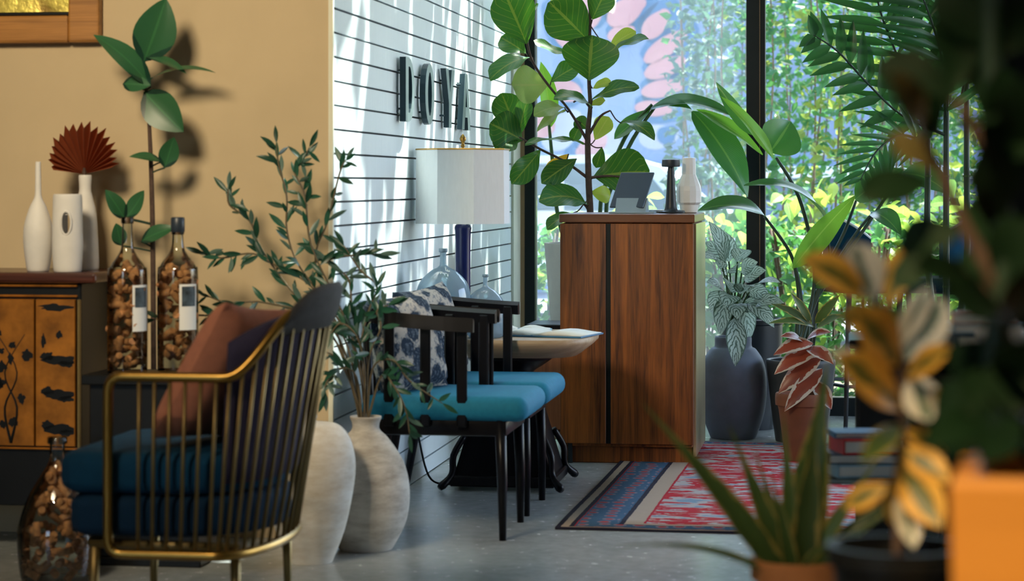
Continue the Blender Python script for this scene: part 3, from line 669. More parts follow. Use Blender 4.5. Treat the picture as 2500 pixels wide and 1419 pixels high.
# dark steel column at the right
colm = G().rbox((0, 0, ZC/2), (.13, .13, ZC), .006, 1).build('trim_3', M['black']); colm.location = (at(2475, 450, 5.6).x, 5.6, 0); colm.rotation_euler = (0, 0, RZ); tag(colm, 'dark steel column at the right edge of the room', None, None, 'structure')

# ------------------------------------------------------------------ dining chairs along the shiplap wall
def dining_chair():
    t = empty('dining_chair', (0, 0, 0), RZ)
    for sy in (-1, 1):
        G().tube([(.215, sy*.20, 0), (.213, sy*.20, .2), (.205, sy*.195, .40)], [.012, .017, .019], 10).build('leg', M['blackwood'], t, True)
        G().tube([(-.295, sy*.19, 0), (-.26, sy*.19, .2), (-.225, sy*.19, .42), (-.235, sy*.20, .72)], [.012, .016, .018, .014], 10).build('leg', M['blackwood'], t, True)
    g = G(); g.rbox((0, 0, .365), (.46, .42, .06), .012, 2); g.build('seat_frame', M['blackwood'], t, 'auto')
    g = G(); g.rbox((.025, 0, .425), (.55, .47, .082), .038, 5); g.build('seat_cushion', M['teal_seat'], t, True)
    # wrap around arm and back rail with a flat section
    path = catmull([(.125, -.235, .715), (0, -.240, .722), (-.15, -.235, .735), (-.235, -.18, .75), (-.262, 0, .755), (-.235, .18, .75), (-.15, .235, .735), (0, .240, .722), (.125, .235, .715)], 5)
    vs = []; fs = []; m = len(path)
    for i, p in enumerate(path):
        tg = (path[min(i+1, m-1)]-path[max(i-1, 0)]); tg.z = 0; tg.normalize(); nx = Vector((tg.y, -tg.x, 0))
        for a, b in ((-.017, -.030), (.017, -.030), (.021, .004), (-.010, .016)): vs.append(p+nx*a+Vector((0, 0, b-.012)))
    for i in range(m-1):
        for k in range(4): fs.append((i*4+k, i*4+(k+1) % 4, (i+1)*4+(k+1) % 4, (i+1)*4+k))
    fs += [(3, 2, 1, 0), tuple((m-1)*4+k for k in range(4))]
    rail = G().add(vs, fs).build('arm_rail', M['blackwood'], t)
    for x in (-.155, -.035, .085):
        for sy in (-1, 1): G().rbox((x, sy*.222, .535), (.034, .018, .34), .005, 1).build('arm_slat', M['blackwood'], rail)
    for y in (-.10, 0, .10): G().rbox((-.25, y, .56), (.014, .034, .36), .004, 1).build('back_slat', M['blackwood'], rail)
    return t
def copy_tree(o, parent=None):
    c = o.copy(); col.objects.link(c); c.parent = parent
    for ch in list(o.children): copy_tree(ch, c)
    return c
ch1 = dining_chair(); ch1.location = SD(.256, .335)
tag(ch1, 'black wooden chair with teal seat nearer the stone vase', 'chair', 'dining chairs along the shiplap wall')
ch2 = copy_tree(ch1); ch2.location = SD(.80, .335)
tag(ch2, 'black wooden chair with teal seat beside the table with magazines', 'chair', 'dining chairs along the shiplap wall')
for (s, d, z, ry, rz, lab) in ((.26, .185, .618, -16, -26, 'floral print cushion on the chair nearer the stone vase'), (.80, .175, .620, -16, -20, 'floral print cushion on the chair beside the table with magazines')):
    o = pillow_geo(.36, .34, .12).build('floral_cushion', M['floral'], None, True); o.location = SD(s, d, z)
    o.rotation_euler = (math.radians(4), math.radians(ry), RZ+math.radians(rz)); tag(o, lab, 'cushion', 'cushions on the dining chairs')

# ------------------------------------------------------------------ round table, lamp, demijohns, magazine
TB = SD(1.40, .37); TZ = .575
t = empty('side_table', TB, RZ, 'square pale topped table on a black tapered pedestal by the shiplap wall', 'table')
g = G(); vs = []; nn_ = 48; pr_t = [(.27, .505), (.315, .54), (.33, .555), (.332, .566), (.328, .575)]
for r_, zz in pr_t:
    for i in range(nn_):
        a = 2*math.pi*i/nn_; ca, sa = math.cos(a), math.sin(a); q = (abs(ca)**4+abs(sa)**4)**-.25; vs.append((r_*q*ca, r_*q*sa, zz))
fs = [tuple(range(nn_-1, -1, -1)), tuple(4*nn_+i for i in range(nn_))]+[(i*nn_+k, i*nn_+(k+1) % nn_, (i+1)*nn_+(k+1) % nn_, (i+1)*nn_+k) for i in range(4) for k in range(nn_)]
g.add(vs, fs).build('table_top', M['wood_pale'], t, 'auto')
G().lathe(smoothprof([(.10, .36), (.12, .40), (.09, .43), (.13, .46), (.17, .49), (.16, .506)], 3), 28).build('collar', M['blackwood'], t, True)
g = G(); vs = [(a*x, a*y, zz) for a, zz in ((.185, .05), (.10, .37)) for x, y in ((-1, -1), (1, -1), (1, 1), (-1, 1))]
g.add(vs, [(3, 2, 1, 0), (4, 5, 6, 7), (0, 1, 5, 4), (1, 2, 6, 5), (2, 3, 7, 6), (3, 0, 4, 7)]); g.build('pedestal', M['blackwood'], t)
G().rbox((0, 0, .035), (.40, .40, .04), .006, 1).build('pedestal_base', M['blackwood'], t)
for sx, sy in ((-1, -1), (1, -1), (1, 1), (-1, 1)):
    G().tube(catmull([(sx*.15, sy*.15, .20), (sx*.185, sy*.185, .13), (sx*.19, sy*.19, .06), (sx*.23, sy*.23, .012)], 4), [.013]*10+[.015, .017, .012], 8).build('claw_foot', M['blackwood'], t, True)
# lamp
L0 = at(1130, 700, 8.62); lp = empty('table_lamp', (L0.x, L0.y, TZ), RZ, 'large white shaded lamp with a cobalt column and brass finial', 'lamp')
G().lathe(smoothprof([(.055, 0), (.055, .014), (.034, .03), (.030, .06), (.030, .36), (.033, .41), (.02, .425)], 3), 10).build('column', M['cobalt'], lp, 'auto')
G().tube([(0, 0, .43), (0, 0, .735)], .005, 8).build('rod', M['brass'], lp)
g = G(); n = 8; ring = []
hexa = [(-.171, -.07), (-.07, -.165), (.07, -.165), (.171, -.07), (.171, .07), (.07, .165), (-.07, .165), (-.171, .07)]
for s_, zz in ((1, .425), (.985, .708)): ring += [(x*s_, y*s_, zz) for x, y in hexa]
for s_, zz in ((.975, .425), (.96, .708)): ring += [(x*s_, y*s_, zz) for x, y in hexa]
fs = []
for k in range(8):
    k2 = (k+1) % 8; fs += [(k, k2, 8+k2, 8+k), (16+k2, 16+k, 24+k, 24+k2), (8+k, 8+k2, 24+k2, 24+k), (k2, k, 16+k, 16+k2)]
g.add(ring, fs); shd = g.build('lamp_shade', M['shade'], lp)
g = G(); g.tube([(x*.987, y*.987, .708) for x, y in hexa], .003, 6, closed=True); g.build('shade_trim', M['brass'], shd)
for k in (0, 2, 4, 6): G().tube([(0, 0, .70), (hexa[k][0]*.96, hexa[k][1]*.96, .70)], .002, 5).build('spider_arm', M['brass'], shd)
G().lathe(smoothprof([(.004, .715), (.009, .722), (.005, .732), (.013, .748), (.006, .762), (.0, .768)], 3), 16).build('finial', M['brass'], lp, True)
# demijohns
def demijohn(px, Y, r, h, lab):
    p = at(px, 700, Y); d = empty('demijohn', (p.x, p.y, TZ), 0, lab, 'bottle', 'glass demijohns on the side table')
    G().lathe(smoothprof([(r*.5, 0), (r*.86, h*.02), (r, h*.22), (r, h*.46), (r*.86, h*.62), (r*.50, h*.74), (r*.17, h*.80), (r*.12, h*.85), (r*.115, h*.98)], 5), 36).build('glass_body', M['demijohn_glass'], d, True)
    G().lathe([(r*.12, h*.955), (r*.16, h*.96), (r*.16, h), (r*.11, h), (r*.11, h*.955)], 20).build('lip', M['demijohn_glass'], d, True)
demijohn(1082, 8.42, .103, .335, 'larger smoky glass demijohn behind the black chair rail')
demijohn(1185, 8.45, .074, .237, 'smaller smoky glass demijohn beside the lamp column')
# open magazines
for (px, Y, rz, sz, zz, m, lab) in ((1325, TB.y-.05, -.22, (.40, .26), 0, 'bluec', 'open glossy magazine with a blue cover hanging over the table edge'), (1265, TB.y+.17, .1, (.26, .19), 0, 'paleblue', 'pale magazine lying behind the open blue one')):
    p = at(px, 800, Y); o = empty('magazine', (p.x, p.y, TZ), RZ+rz, lab, 'magazine')
    G().rbox((0, 0, .004), (sz[0], sz[1], .006), .001, 1).build('cover', M[m], o)
    for sx in (-1, 1):
        g = G(); vs = []; K = 6
        for i in range(K+1):
            a = i/K; x = sx*(.004+a*(sz[0]/2-.01)); zt = .009+.016*math.sin(math.pi*min(1, a*1.1))*(1-a*.6)
            for y in (-sz[1]/2+.006, sz[1]/2-.006): vs.append((x, y, zt))
        for i in range(K+1):
            a = i/K; x = sx*(.004+a*(sz[0]/2-.01))
            for y in (-sz[1]/2+.006, sz[1]/2-.006): vs.append((x, y, .007))
        n2 = 2*(K+1); fs = [(2*i, 2*i+1, 2*i+3, 2*i+2) for i in range(K)]+[(n2+2*i, n2+2*i+2, n2+2*i+3, n2+2*i+1) for i in range(K)]
        fs += [(2*i, 2*i+2, n2+2*i+2, n2+2*i) for i in range(K)]+[(2*i+1, n2+2*i+1, n2+2*i+3, 2*i+3) for i in range(K)]+[(2*K, 2*K+1, n2+2*K+1, n2+2*K)]
        g.add(vs, fs); g.build('pages', M['paper'], o, True)
        g = G(); g.box((sx*sz[0]*.27, 0, .0255), (sz[0]*.26, sz[1]*.5, .001)); g.move(Matrix.Rotation(0, 4, 'Y'))
# black wire between wall and table
g = G(); g.tube(catmull([SD(1.2, .02, .42), SD(1.22, .05, .2), SD(1.22, .09, .05), SD(1.3, .14, .01), SD(1.42, .2, .008)], 6), .004, 6)
tag(g.build('power_cord', M['black'], None, True), 'thin black lamp cord hanging down the shiplap wall under the chairs', 'cord')
# thin legged wooden stand behind the table
p = at(1352, 1060, 9.15); t = empty('wooden_box_stool', (p.x, p.y+.25, 0), RZ, 'orange brown wooden box stool with thin black legs left of the host stand', 'stool')
G().rbox((0, .05, .31), (.16, .26, .36), .006, 1).build('box', M['wood_mid'], t)
G().rbox((0, .05, .11), (.18, .28, .03), .003, 1).build('shelf', M['wood_pale'], t)
for sx, sy in ((-1, -1), (1, -1), (1, 1), (-1, 1)): G().tube([(sx*.085, .05+sy*.14, 0), (sx*.082, .05+sy*.13, .56)], .010, 8).build('leg', M['black'], t)
G().rbox((0, .05, .56), (.20, .30, .02), .004, 1).build('top', M['blackwood'], t)

# ------------------------------------------------------------------ floor vases
def vase(name, px, Y, prof, mat, lab, extra=None, n=36):
    p = at(px, 450, Y); t = empty(name, (p.x, p.y, 0), 0, lab, 'vase')
    G().lathe(smoothprof(prof, 5), n).build('body', mat, t, True); return t
v1 = vase('floor_vase', 757, 6.86, [(.066, 0), (.072, .01), (.112, .12), (.138, .27), (.128, .36), (.09, .415), (.035, .425), (.020, .43)], M['plaster_vase'], 'tall chalky white vase standing right behind the armchair')
G().lathe(smoothprof([(.020, .42), (.018, .432), (.022, .442), (.020, .452), (.010, .452), (.010, .43)], 3), 20).build('neck', M['plaster_vase'], v1, True)
v2 = vase('floor_vase', 893, 7.10, [(.075, 0), (.088, .008), (.128, .09), (.139, .18), (.122, .27), (.075, .345), (.046, .375), (.043, .395), (.050, .416), (.044, .418), (.036, .40), (.036, .35), (.0, .34)], M['stoneware'], 'weathered round stoneware vase beside the black chair')

# ------------------------------------------------------------------ foreground armchair
ac = empty('armchair', at(480, 1400, 5.78)+V*.105, RZ, 'petrol blue armchair in a curved brass bar cage', 'armchair'); ac.location.z = 0
def plan(tt, h=0.0):      # half plan of the cage: 0 = front end of a side, 1 = middle of the back; h = 0 at the bottom ring, 1 at the top
    x1, rx = lerp(.03, .05, h), lerp(.105, .190, h)
    if tt < .40: return Vector((lerp(-.20, x1, tt/.40), -.315, 0))
    a = (tt-.40)/.60*math.pi/2; return Vector((x1+rx*math.sin(a), -.315*math.cos(a), 0))
def ztop(tt):
    if tt < .42: return .682
    a = min(1, (tt-.42)/.36); a = a*a*(3-2*a); return lerp(.682, .838, a)
def full(f):
    out = []; n = 30
    for i in range(n+1): out.append(f(i/n))
    for i in range(n-1, -1, -1):
        q = f(i/n).copy(); q.y = -q.y; out.append(q)
    return out
top = full(lambda q: plan(q, 1)+Vector((0, 0, ztop(q)))); bot = full(lambda q: plan(q)+Vector((0, 0, .250)))
def corner(a, b, c, k=5): return [(a*(1-t)**2+b*2*t*(1-t)+c*t*t) for t in [i/k for i in range(k+1)]]
e0, e1 = Vector((-.235, -.315, 0)), Vector((-.235, .315, 0))
def endcap(e, pt, pb):
    zt, zb = pt.z, pb.z; up = Vector((0, 0, 1))
    return corner(pb, Vector((e.x, e.y, zb)), e+up*(zb+.04))+corner(e+up*(zt-.04), Vector((e.x, e.y, zt)), pt)
loop = endcap(e0, top[0], bot[0])+top[1:-1]+list(reversed(endcap(e1, top[-1], bot[-1])))+list(reversed(bot))[1:-1]
ftube = G().tube(loop, .0125, 10, closed=True).build('frame_tube', M['brass'], ac, True)
for i in range(16):
    tt = .07+i*.062
    for sy in ((1, -1) if tt < .985 else (1,)):
        a = plan(tt); a.y *= sy; b = plan(tt, 1); b.y *= sy; G().tube([a+Vector((0, 0, .25)), b+Vector((0, 0, ztop(tt)))], .0050, 6).build('bar', M['brass_dull'], ftube, True)
def dshape2(x0, x1, hy, inset, n=14):
    pts = [(x0+inset, -hy+inset+.03), (x0+inset+.03, -hy+inset)]
    for i in range(n+1):
        a = -math.pi/2+math.pi*i/n; pts.append((x1-inset-.2+.2*math.cos(a), (hy-inset)*math.sin(a)))
    pts += [(x0+inset+.03, hy-inset), (x0+inset, hy-inset-.03)]; return pts
def slab(z0, z1, x0, x1, hy, r, name, mat):
    g = G(); prs = []; K = 4
    for i in range(K+1): a = math.pi/2*i/K; prs.append((r*(1-math.sin(a)), z0+r*(1-math.cos(a))))
    for i in range(K+1): a = math.pi/2*i/K; prs.append((r*(1-math.cos(a)), z1-r*(1-math.sin(a))))
    vs = []; m = None
    for ins, zz in prs:
        sh = dshape2(x0, x1, hy, ins); m = len(sh); vs += [(x, y, zz) for x, y in sh]
    fs = [tuple(range(m-1, -1, -1)), tuple((len(prs)-1)*m+i for i in range(m))]
    for i in range(len(prs)-1):
        for k in range(m): fs.append((i*m+k, i*m+(k+1) % m, (i+1)*m+(k+1) % m, (i+1)*m+k))
    return g.add(vs, fs).build(name, mat, ac, 'auto')
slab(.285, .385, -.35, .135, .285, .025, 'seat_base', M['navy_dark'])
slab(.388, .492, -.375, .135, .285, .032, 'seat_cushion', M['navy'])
# upholstered curved back pad
vs = []; fs = []; n = 26; lv = 7
for side in (0, 1):
    for i in range(n+1):
        q = i/n*2-1; a = q*math.pi/2*.92
        for j in range(lv+1):
            h = j/lv; zz = lerp(.42, .765+.07*(1-q*q), h)
            off = (.022 if side == 0 else .085)-.02*(1-(2*h-1)**4)*(1 if side else 0)
            if j == lv: off = .022 if side == 0 else .06
            lean = .02*h*(1-q*q*.6)
            hh = (zz-.25)/.59; vs.append((lerp(.02, .04, hh)+(lerp(.105, .190, hh)+.01-off)*math.cos(a), (.313-off)*math.sin(a), zz))
m = (n+1)*(lv+1)
for s_ in (0, 1):
    for i in range(n):
        for j in range(lv):
            q = [s_*m+i*(lv+1)+j, s_*m+(i+1)*(lv+1)+j, s_*m+(i+1)*(lv+1)+j+1, s_*m+i*(lv+1)+j+1]; fs.append(tuple(q if s_ == 0 else q[::-1]))
for i in range(n): fs.append((i*(lv+1)+lv, (i+1)*(lv+1)+lv, m+(i+1)*(lv+1)+lv, m+i*(lv+1)+lv)); fs.append((m+i*(lv+1), m+(i+1)*(lv+1), (i+1)*(lv+1), i*(lv+1)))
for i in (0, n):
    for j in range(lv): fs.append((i*(lv+1)+j, i*(lv+1)+j+1, m+i*(lv+1)+j+1, m+i*(lv+1)+j))
G().add(vs, fs).build('back_pad', M['mauve'], ac, True)
vs = []; fs = []; n = 20; hp = [(.0, .205), (.022, .07), (.03, .10), (.02, .05)]
ring = [(-.012, 0), (-.020, .05), (-.014, .10), (.0, .115), (.014, .10), (.020, .05), (.012, 0)]
for i in range(n+1):
    q = i/n*2-1; a = q*math.pi/2*.66; hgt = max(.12, (1-q**4))
    for dx, dz in ring:
        rad = .215+dx; vs.append((.045+(rad-.035)*math.cos(a)+dz*.3, (rad+.07)*math.sin(a), .772+.015*(1-q*q)+dz*hgt))
m = len(ring)
for i in range(n):
    for k in range(m): fs.append((i*m+k, (i+1)*m+k, (i+1)*m+(k+1) % m, i*m+(k+1) % m))
fs += [tuple(range(m)), tuple(n*m+k for k in range(m-1, -1, -1))]
G().add(vs, fs).build('headrest', M['charcoal'], ac, True)
for x, y in ((-.30, -.25), (-.30, .25), (.07, -.26), (.07, .26)):
    G().tube([(x, y, 0), (x*.97, y*.98, .27)], [.009, .014], 8).build('leg', M['brass_dull'], ac, True)
G().tube([(-.30, -.25, .265), (-.30, .25, .265)], .012, 8).build('cross_rail', M['brass_dull'], ac, True)
for sy in (-1, 1): G().tube([(-.30, sy*.25, .265), (.07, sy*.26, .262)], .012, 8).build('side_rail', M['brass_dull'], ac, True)
cu = pillow_geo(.36, .40, .14).build('throw_cushion', M['terra_fabric'], None, True)
cu.location = ac.location-V*.015-U*.03+Vector((0, 0, .672)); cu.rotation_euler = (math.radians(-6), math.radians(30), RZ+math.radians(-20)); tag(cu, 'terracotta pink cushion leaning in the blue armchair', 'cushion')

# ------------------------------------------------------------------ cabinet on the left with its vases, painting above
cb = empty('lacquer_cabinet', SD(-.36, -.72), RZ, 'black lacquer cabinet with gold painted doors and brown top', 'cabinet')
k_ = .001282
G().rbox((-.45, .165, .49), (.90, .33, .70), .004, 1).build('carcass', M['lacquer'], cb)
G().rbox((-.44, .16, .857), (.99, .37, .034), .010, 2).build('top', M['top_brown'], cb)
for x in (-.87, -.03):
    for y in (.03, .30): G().rbox((x, y, .07), (.05, .05, .14), .006, 1).build('leg', M['lacquer'], cb)
cr = random.Random(77)
def blob(x, z, w_, h_, lum, ph): return [(x+w_*(1+lum*math.sin(3*a+ph)+lum*.6*math.sin(7*a+2*ph))*math.cos(a), z+h_*(1+lum*math.sin(4*a+ph)+lum*.7*math.sin(9*a))*math.sin(a)) for a in [2*math.pi*i/26 for i in range(26)]]
for x0, x1, kind in ((-.143, -.014, 'bands'), (-.285, -.148, 'tree'), (-.56, -.292, 'tree'), (-.87, -.566, 'bands')):
    d = G().rbox(((x0+x1)/2, -.008, .56), (x1-x0, .018, .46), .002, 1).build('door', M['gold'], cb)
    wd = x1-x0; sh = []
    if kind == 'bands':
        for z in (.60, .492, .385):
            sh += [blob(x0+wd*.62, z, wd*.42, .015, .16, z*40), blob(x0+wd*.30, z+.012, wd*.16, .013, .2, z*70), blob(x0+wd*.78, z-.012, wd*.20, .010, .2, z*20)]
        sh += [blob(x0+wd*.5, .765, wd*.42, .010, .25, 1), blob(x0+wd*.2, .66, wd*.06, .02, .2, 2), blob(x0+wd*.6, .68, wd*.08, .012, .2, 3)]
    else:
        for k in range(11):
            sh.append(blob(lerp(x0, x1, cr.uniform(.12, .85)), cr.uniform(.37, .70), wd*cr.uniform(.06, .17), cr.uniform(.007, .018), .22, k))
    for pts in sh:
        pts = [(min(max(q[0], x0+.003), x1-.003), q[1]) for q in pts]
        g = G(); g.prism(pts, .0172, .0180); g.v = [(a_, -c_, b_) for a_, b_, c_ in g.v]; g.build('painted_cloud', M['lacquer'], d)
    if kind == 'tree':
        xm = lerp(x0, x1, .45)
        for s_ in (-1, 1):
            g = G(); g.tube(catmull([(xm, -.0168, .34), (xm+.02*s_, -.0168, .45), (xm-.02*s_, -.0168, .56), (xm+.045*s_, -.0168, .68)], 5), [.005-.00025*i for i in range(16)], 6); g.build('painted_trunk', M['lacquer'], d, True)
for zz in (.80, .832, .322): G().rbox((-.45, -.006, zz), (.88, .012, .007), .002, 1).build('gilt_line', M['gold'], cb)
for x in (-.004,): G().rbox((x, -.008, .555), (.010, .012, .47), .002, 1).build('gilt_edge', M['brass_dull'], cb)
CT = .874
def on_cab(px, Y): p = at(px, 600, Y); return (p.x, p.y, CT)
def wvase(px, Y, prof, lab, hole=None):
    t = empty('ceramic_vase', on_cab(px, Y), 0, lab, 'vase', 'white vases on the cabinet')
    G().lathe(smoothprof(prof, 5), 32).build('body', M['ceramic'], t, True); return t
wvase(93, 7.13, [(.028, 0), (.036, .01), (.046, .09), (.043, .15), (.026, .205), (.012, .235), (.0095, .27), (.0085, .34), (.006, .341), (.006, .3)], 'slender white bottle vase with a long thin neck on the cabinet')
wvase(208, 7.26, [(.038, 0), (.044, .01), (.041, .10), (.036, .18), (.024, .235), (.019, .26), (.021, .30), (.017, .301), (.016, .25)], 'white bottle vase holding the red fan leaf')
hv = empty('ceramic_vase', on_cab(165, 7.08), 0, 'squat white vase pierced by a round hole on the cabinet', 'vase', 'white vases on the cabinet')
g = G(); n = 36
for r_, z in ((.040, 0), (.045, .01), (.047, .08), (.047, .12), (.045, .2), (.046, .238), (.042, .238), (.040, .19)): pass
prof = smoothprof([(.038, 0), (.044, .01), (.048, .08), (.047, .15), (.045, .236), (.040, .237), (.038, .18)], 5)
vsx = []; fsx = []; pr = len(prof)
for r_, z in prof:
    for k in range(n): a = 2*math.pi*k/n; vsx.append((r_*math.cos(a), r_*math.sin(a), z))
for i in range(pr-1):
    for k in range(n):
        c = Vector(vsx[i*n+k])+Vector(vsx[(i+1)*n+(k+1) % n]); c /= 2
        if abs(c.y) > .02 and ((c.x-.004)/.014)**2+((c.z-.155)/.034)**2 < 1 and i < pr-8: continue
        fsx.append((i*n+k, i*n+(k+1) % n, (i+1)*n+(k+1) % n, (i+1)*n+k))
g.add(vsx, fsx); g.build('body', M['ceramic'], hv, True)
G().tube([(.004+.016*math.cos(q), -.0455, .155+.037*math.sin(q)) for q in [2*math.pi*i/20 for i in range(20)]], .0035, 6, closed=True).build('hole_rim', M['ceramic'], hv, True)
# red pleated fan leaf
fp = at(206, 425, 7.26); fn = empty('dried_fan_leaf', fp, 0, 'rust red pleated dried palm fan in a white bottle vase', 'dried leaf')
g = G(); vs = []; n = 34; g.uv = []
for i in range(n+1):
    a = math.radians(lerp(12, 172, i/n)); rr = (.105+.065*math.sin(a)**1.5+.006*math.sin(i*1.3))*(1 if i % 2 else .84); off = .016 if i % 2 else -.016
    for q in (.08, .4, .75, 1.0): vs.append((rr*q*math.cos(a), off*min(1, q*1.3)-.03*q, rr*q*math.sin(a)+.0)); g.uv.append((q, .3))
g.add(vs, [(i*4+k, (i+1)*4+k, (i+1)*4+k+1, i*4+k+1) for i in range(n) for k in range(3)]); g.build('fan', M['red_fan'], fn)
G().tube([(0, 0, -.12), (0, -.002, .02)], .005, 8).build('stalk', M['bark'], fn)
# gilt painting
pa = empty('framed_relief', SD(-.0, 0), RZ, 'gilded relief picture in a brown wood frame on the tan wall', 'picture')
xr = ((at(250, 100, 7.4)-C0).dot(V)); zb = EYE+345/F*7.4
for nm, (x0, x1, z0, z1), m in (('frame_side', (xr-.105, xr, zb, zb+.75), 'frame_wood'), ('frame_side', (xr-1.0, xr-.895, zb, zb+.75), 'frame_wood'), ('frame_side', (xr-.895, xr-.105, zb, zb+.09), 'frame_wood'), ('frame_side', (xr-.895, xr-.105, zb+.66, zb+.75), 'frame_wood')):
    G().rbox(((x0+x1)/2, -.025, (z0+z1)/2), (x1-x0, .045, z1-z0), .008, 2).build(nm, M[m], pa)
G().box((xr-.5, -.012, zb+.375), (.80, .012, .60)).build('gilded_panel', M['goldpic'], pa)
G().rbox((xr-.5, -.03, zb+.096), (.80, .02, .012), .003, 1).build('inner_slip', M['lacquer'], pa)

# ------------------------------------------------------------------ bottles full of corks
ck = G(); ck.lathe([(0, -.021), (.0105, -.021), (.0115, -.018), (.0115, .018), (.0105, .021), (0, .021)], 10); ck = ck.build('cork', M['cork'], None, 'auto')
def cork_bottle(name, px, Y, z0, prof, lab, r_in, z_in, label=True, cap=None, ncork=60, clab='', lz=(.13, .27), la=(-1.15, -.15)):
    p = at(px, 450, Y); t = empty(name, (p.x, p.y, z0), 0, lab, 'bottle', 'cork filled glass bottles')
    G().lathe(smoothprof(prof, 5), 32).build('glass_body', M['bottle_glass'], t, True)
    h = prof[-1][1]; rn = prof[-1][0]
    G().lathe([(rn, h-.02), (rn*1.25, h-.018), (rn*1.25, h), (rn*.8, h), (rn*.8, h-.02)], 16).build('lip', M['bottle_glass'], t, True)
    if cap: G().lathe([(rn*1.3, h-.012), (rn*1.4, h-.01), (rn*1.4, h+.03), (rn*1.2, h+.034), (0, h+.034)], 18).build('cap', M['caps'], t, 'auto')
    if label:
        rl_ = max(r for r, z in prof)+.0012
        for nm, a0, a1, b0, b1, rr, m in (('label', la[0], la[1], lz[0], lz[1], rl_, 'paper'), ('printed_picture', la[0]+.12, la[1]-.12, lerp(*lz, .52), lerp(*lz, .95), rl_+.0008, 'ink')):
            vs = []; K = 8
            for i in range(K+1):
                a = lerp(a0, a1, i/K)
                for zz in (b0, b1): vs.append((rr*math.cos(a), rr*math.sin(a), zz))
            par_ = G().add(vs, [(2*i, 2*i+2, 2*i+3, 2*i+1) for i in range(K)]).build(nm, M[m], t if nm == 'label' else par_, True)
    for i in range(ncork):
        zc = lerp(z_in[0], z_in[1], (i+.5)/ncork); rr = r_in(zc)*R.uniform(.78, 1.0); a = R.uniform(0, 6.3)
        c = ck.copy(); col.objects.link(c); c.location = (p.x+rr*math.cos(a), p.y+rr*math.sin(a), z0+zc)
        c.rotation_euler = (R.uniform(0, 3), R.uniform(0, 3), R.uniform(0, 3)); tag(c, clab, 'cork', 'corks in '+name+' '+clab[-20:])
Bz = .575
bp = [(.050, 0), (.058, .006), (.0605, .03), (.0605, .29), (.052, .325), (.028, .36), (.0175, .39), (.0155, .46), (.0155, .475)]
cork_bottle('cork_bottle', 311, 6.85, Bz, bp, 'open clear bottle of corks with a white label nearer the cabinet', lambda z: .043 if z < .29 else .03, (.02, .325), clab='wine cork inside the open labelled bottle nearer the cabinet')
cork_bottle('cork_bottle', 434, 6.92, Bz, [(r*1.03, z*1.0) for r, z in bp[:-1]]+[(.0155, .44)], 'clear bottle of corks with a dark cap and white label', lambda z: .045 if z < .29 else .03, (.02, .325), cap=True, clab='wine cork inside the dark capped bottle', la=(-1.35, -.35))
cork_bottle('cork_jar', 140, 6.55, 0.0, [(.09, 0), (.105, .01), (.115, .10), (.112, .16), (.085, .24), (.05, .30), (.026, .34), (.022, .375), (.023, .415)], 'big clear bottle of corks on the floor in front of the cabinet', lambda z: .085 if z < .17 else (.055 if z < .24 else .022), (.02, .33), label=False, ncork=95, clab='wine cork inside the big bottle on the floor')
bpy.data.objects.remove(ck)
p = at(375, 450, 6.88); t = empty('bottle_stand', (p.x, p.y, 0), RZ, 'black stand carrying the two labelled bottles behind the armchair', 'stand')
G().rbox((0, 0, Bz-.015), (.38, .24, .03), .004, 1).build('top', M['lacquer'], t)
G().rbox((0, 0, .29), (.34, .20, .53), .004, 1).build('cabinet_body', M['lacquer'], t)
G().rbox((0, 0, .0125), (.36, .22, .025), .004, 1).build('base', M['lacquer'], t)

# ------------------------------------------------------------------ rubber plant
p = at(372, 900, 7.22); rp = empty('rubber_plant', (p.x, p.y, 0), 0, 'tall rubber plant with dark glossy leaves against the tan wall', 'plant')
YR = 7.22
wtube(rp, [at(372, 1250, YR), at(375, 1000, YR), at(374, 700, YR), at(371, 480, YR), at(363, 280, YR), at(353, 190, YR), at(352, 140, YR)], [.010, .009, .0085, .008, .006, .005, .004], M['bark'])
rub = [((352, 150), (405, -5), 98, (.35, -1, 0), .04), ((368, 212), (228, 85), 62, (.5, -.8, .5), .09), ((355, 140), (455, 180), 36, (0, -.5, 1), .08), ((372, 190), (527, 178), 34, (0, -.35, 1), .10), ((352, 225), (448, 322), 84, (-.3, -1, .2), .05),
       ((395, 395), (315, 383), 38, (0, -.6, 1), .06), ((402, 410), (425, 335), 46, (.2, -1, .1), -.05), ((305, 535), (257, 463), 40, (.4, -1, .2), .05), ((308, 533), (352, 465), 40, (-.3, -1, .2), -.05), ((345, 590), (430, 555), 40, (0, -1, .6), .08), ((296, 600), (283, 545), 36, (.3, -1, 0), .03), ((300, 205), (368, 208), 40, (0, -1, .3), .03)]
for b, tpx, wpx, nr, bd in rub:
    b3 = at(*b, YR-.02); leaf(rp, b3, at(*tpx, YR-.05), wpx*YR/F*1.1, M['rubber'], nr, bend=bd, fold=.22, nseg=10)
    sx = 353 if b[1] < 250 else (366 if b[1] < 450 else 372)
    wtube(rp, [at(sx, b[1]+14, YR), at((sx+b[0])/2, b[1]+6, YR-.01), b3], .0028, M['stalk_dark'], 'leaf_stalk', 6, 3)
o = Vector(rp.location)
G().lathe(smoothprof([(.10, 0), (.12, .01), (.135, .12), (.13, .24), (.12, .245), (.115, .21), (0, .205)], 4), 28).build('pot', M['greyfurn'], rp, True)
G().lathe([(.114, .212), (0, .22)], 20).build('soil', M['soil'], rp)

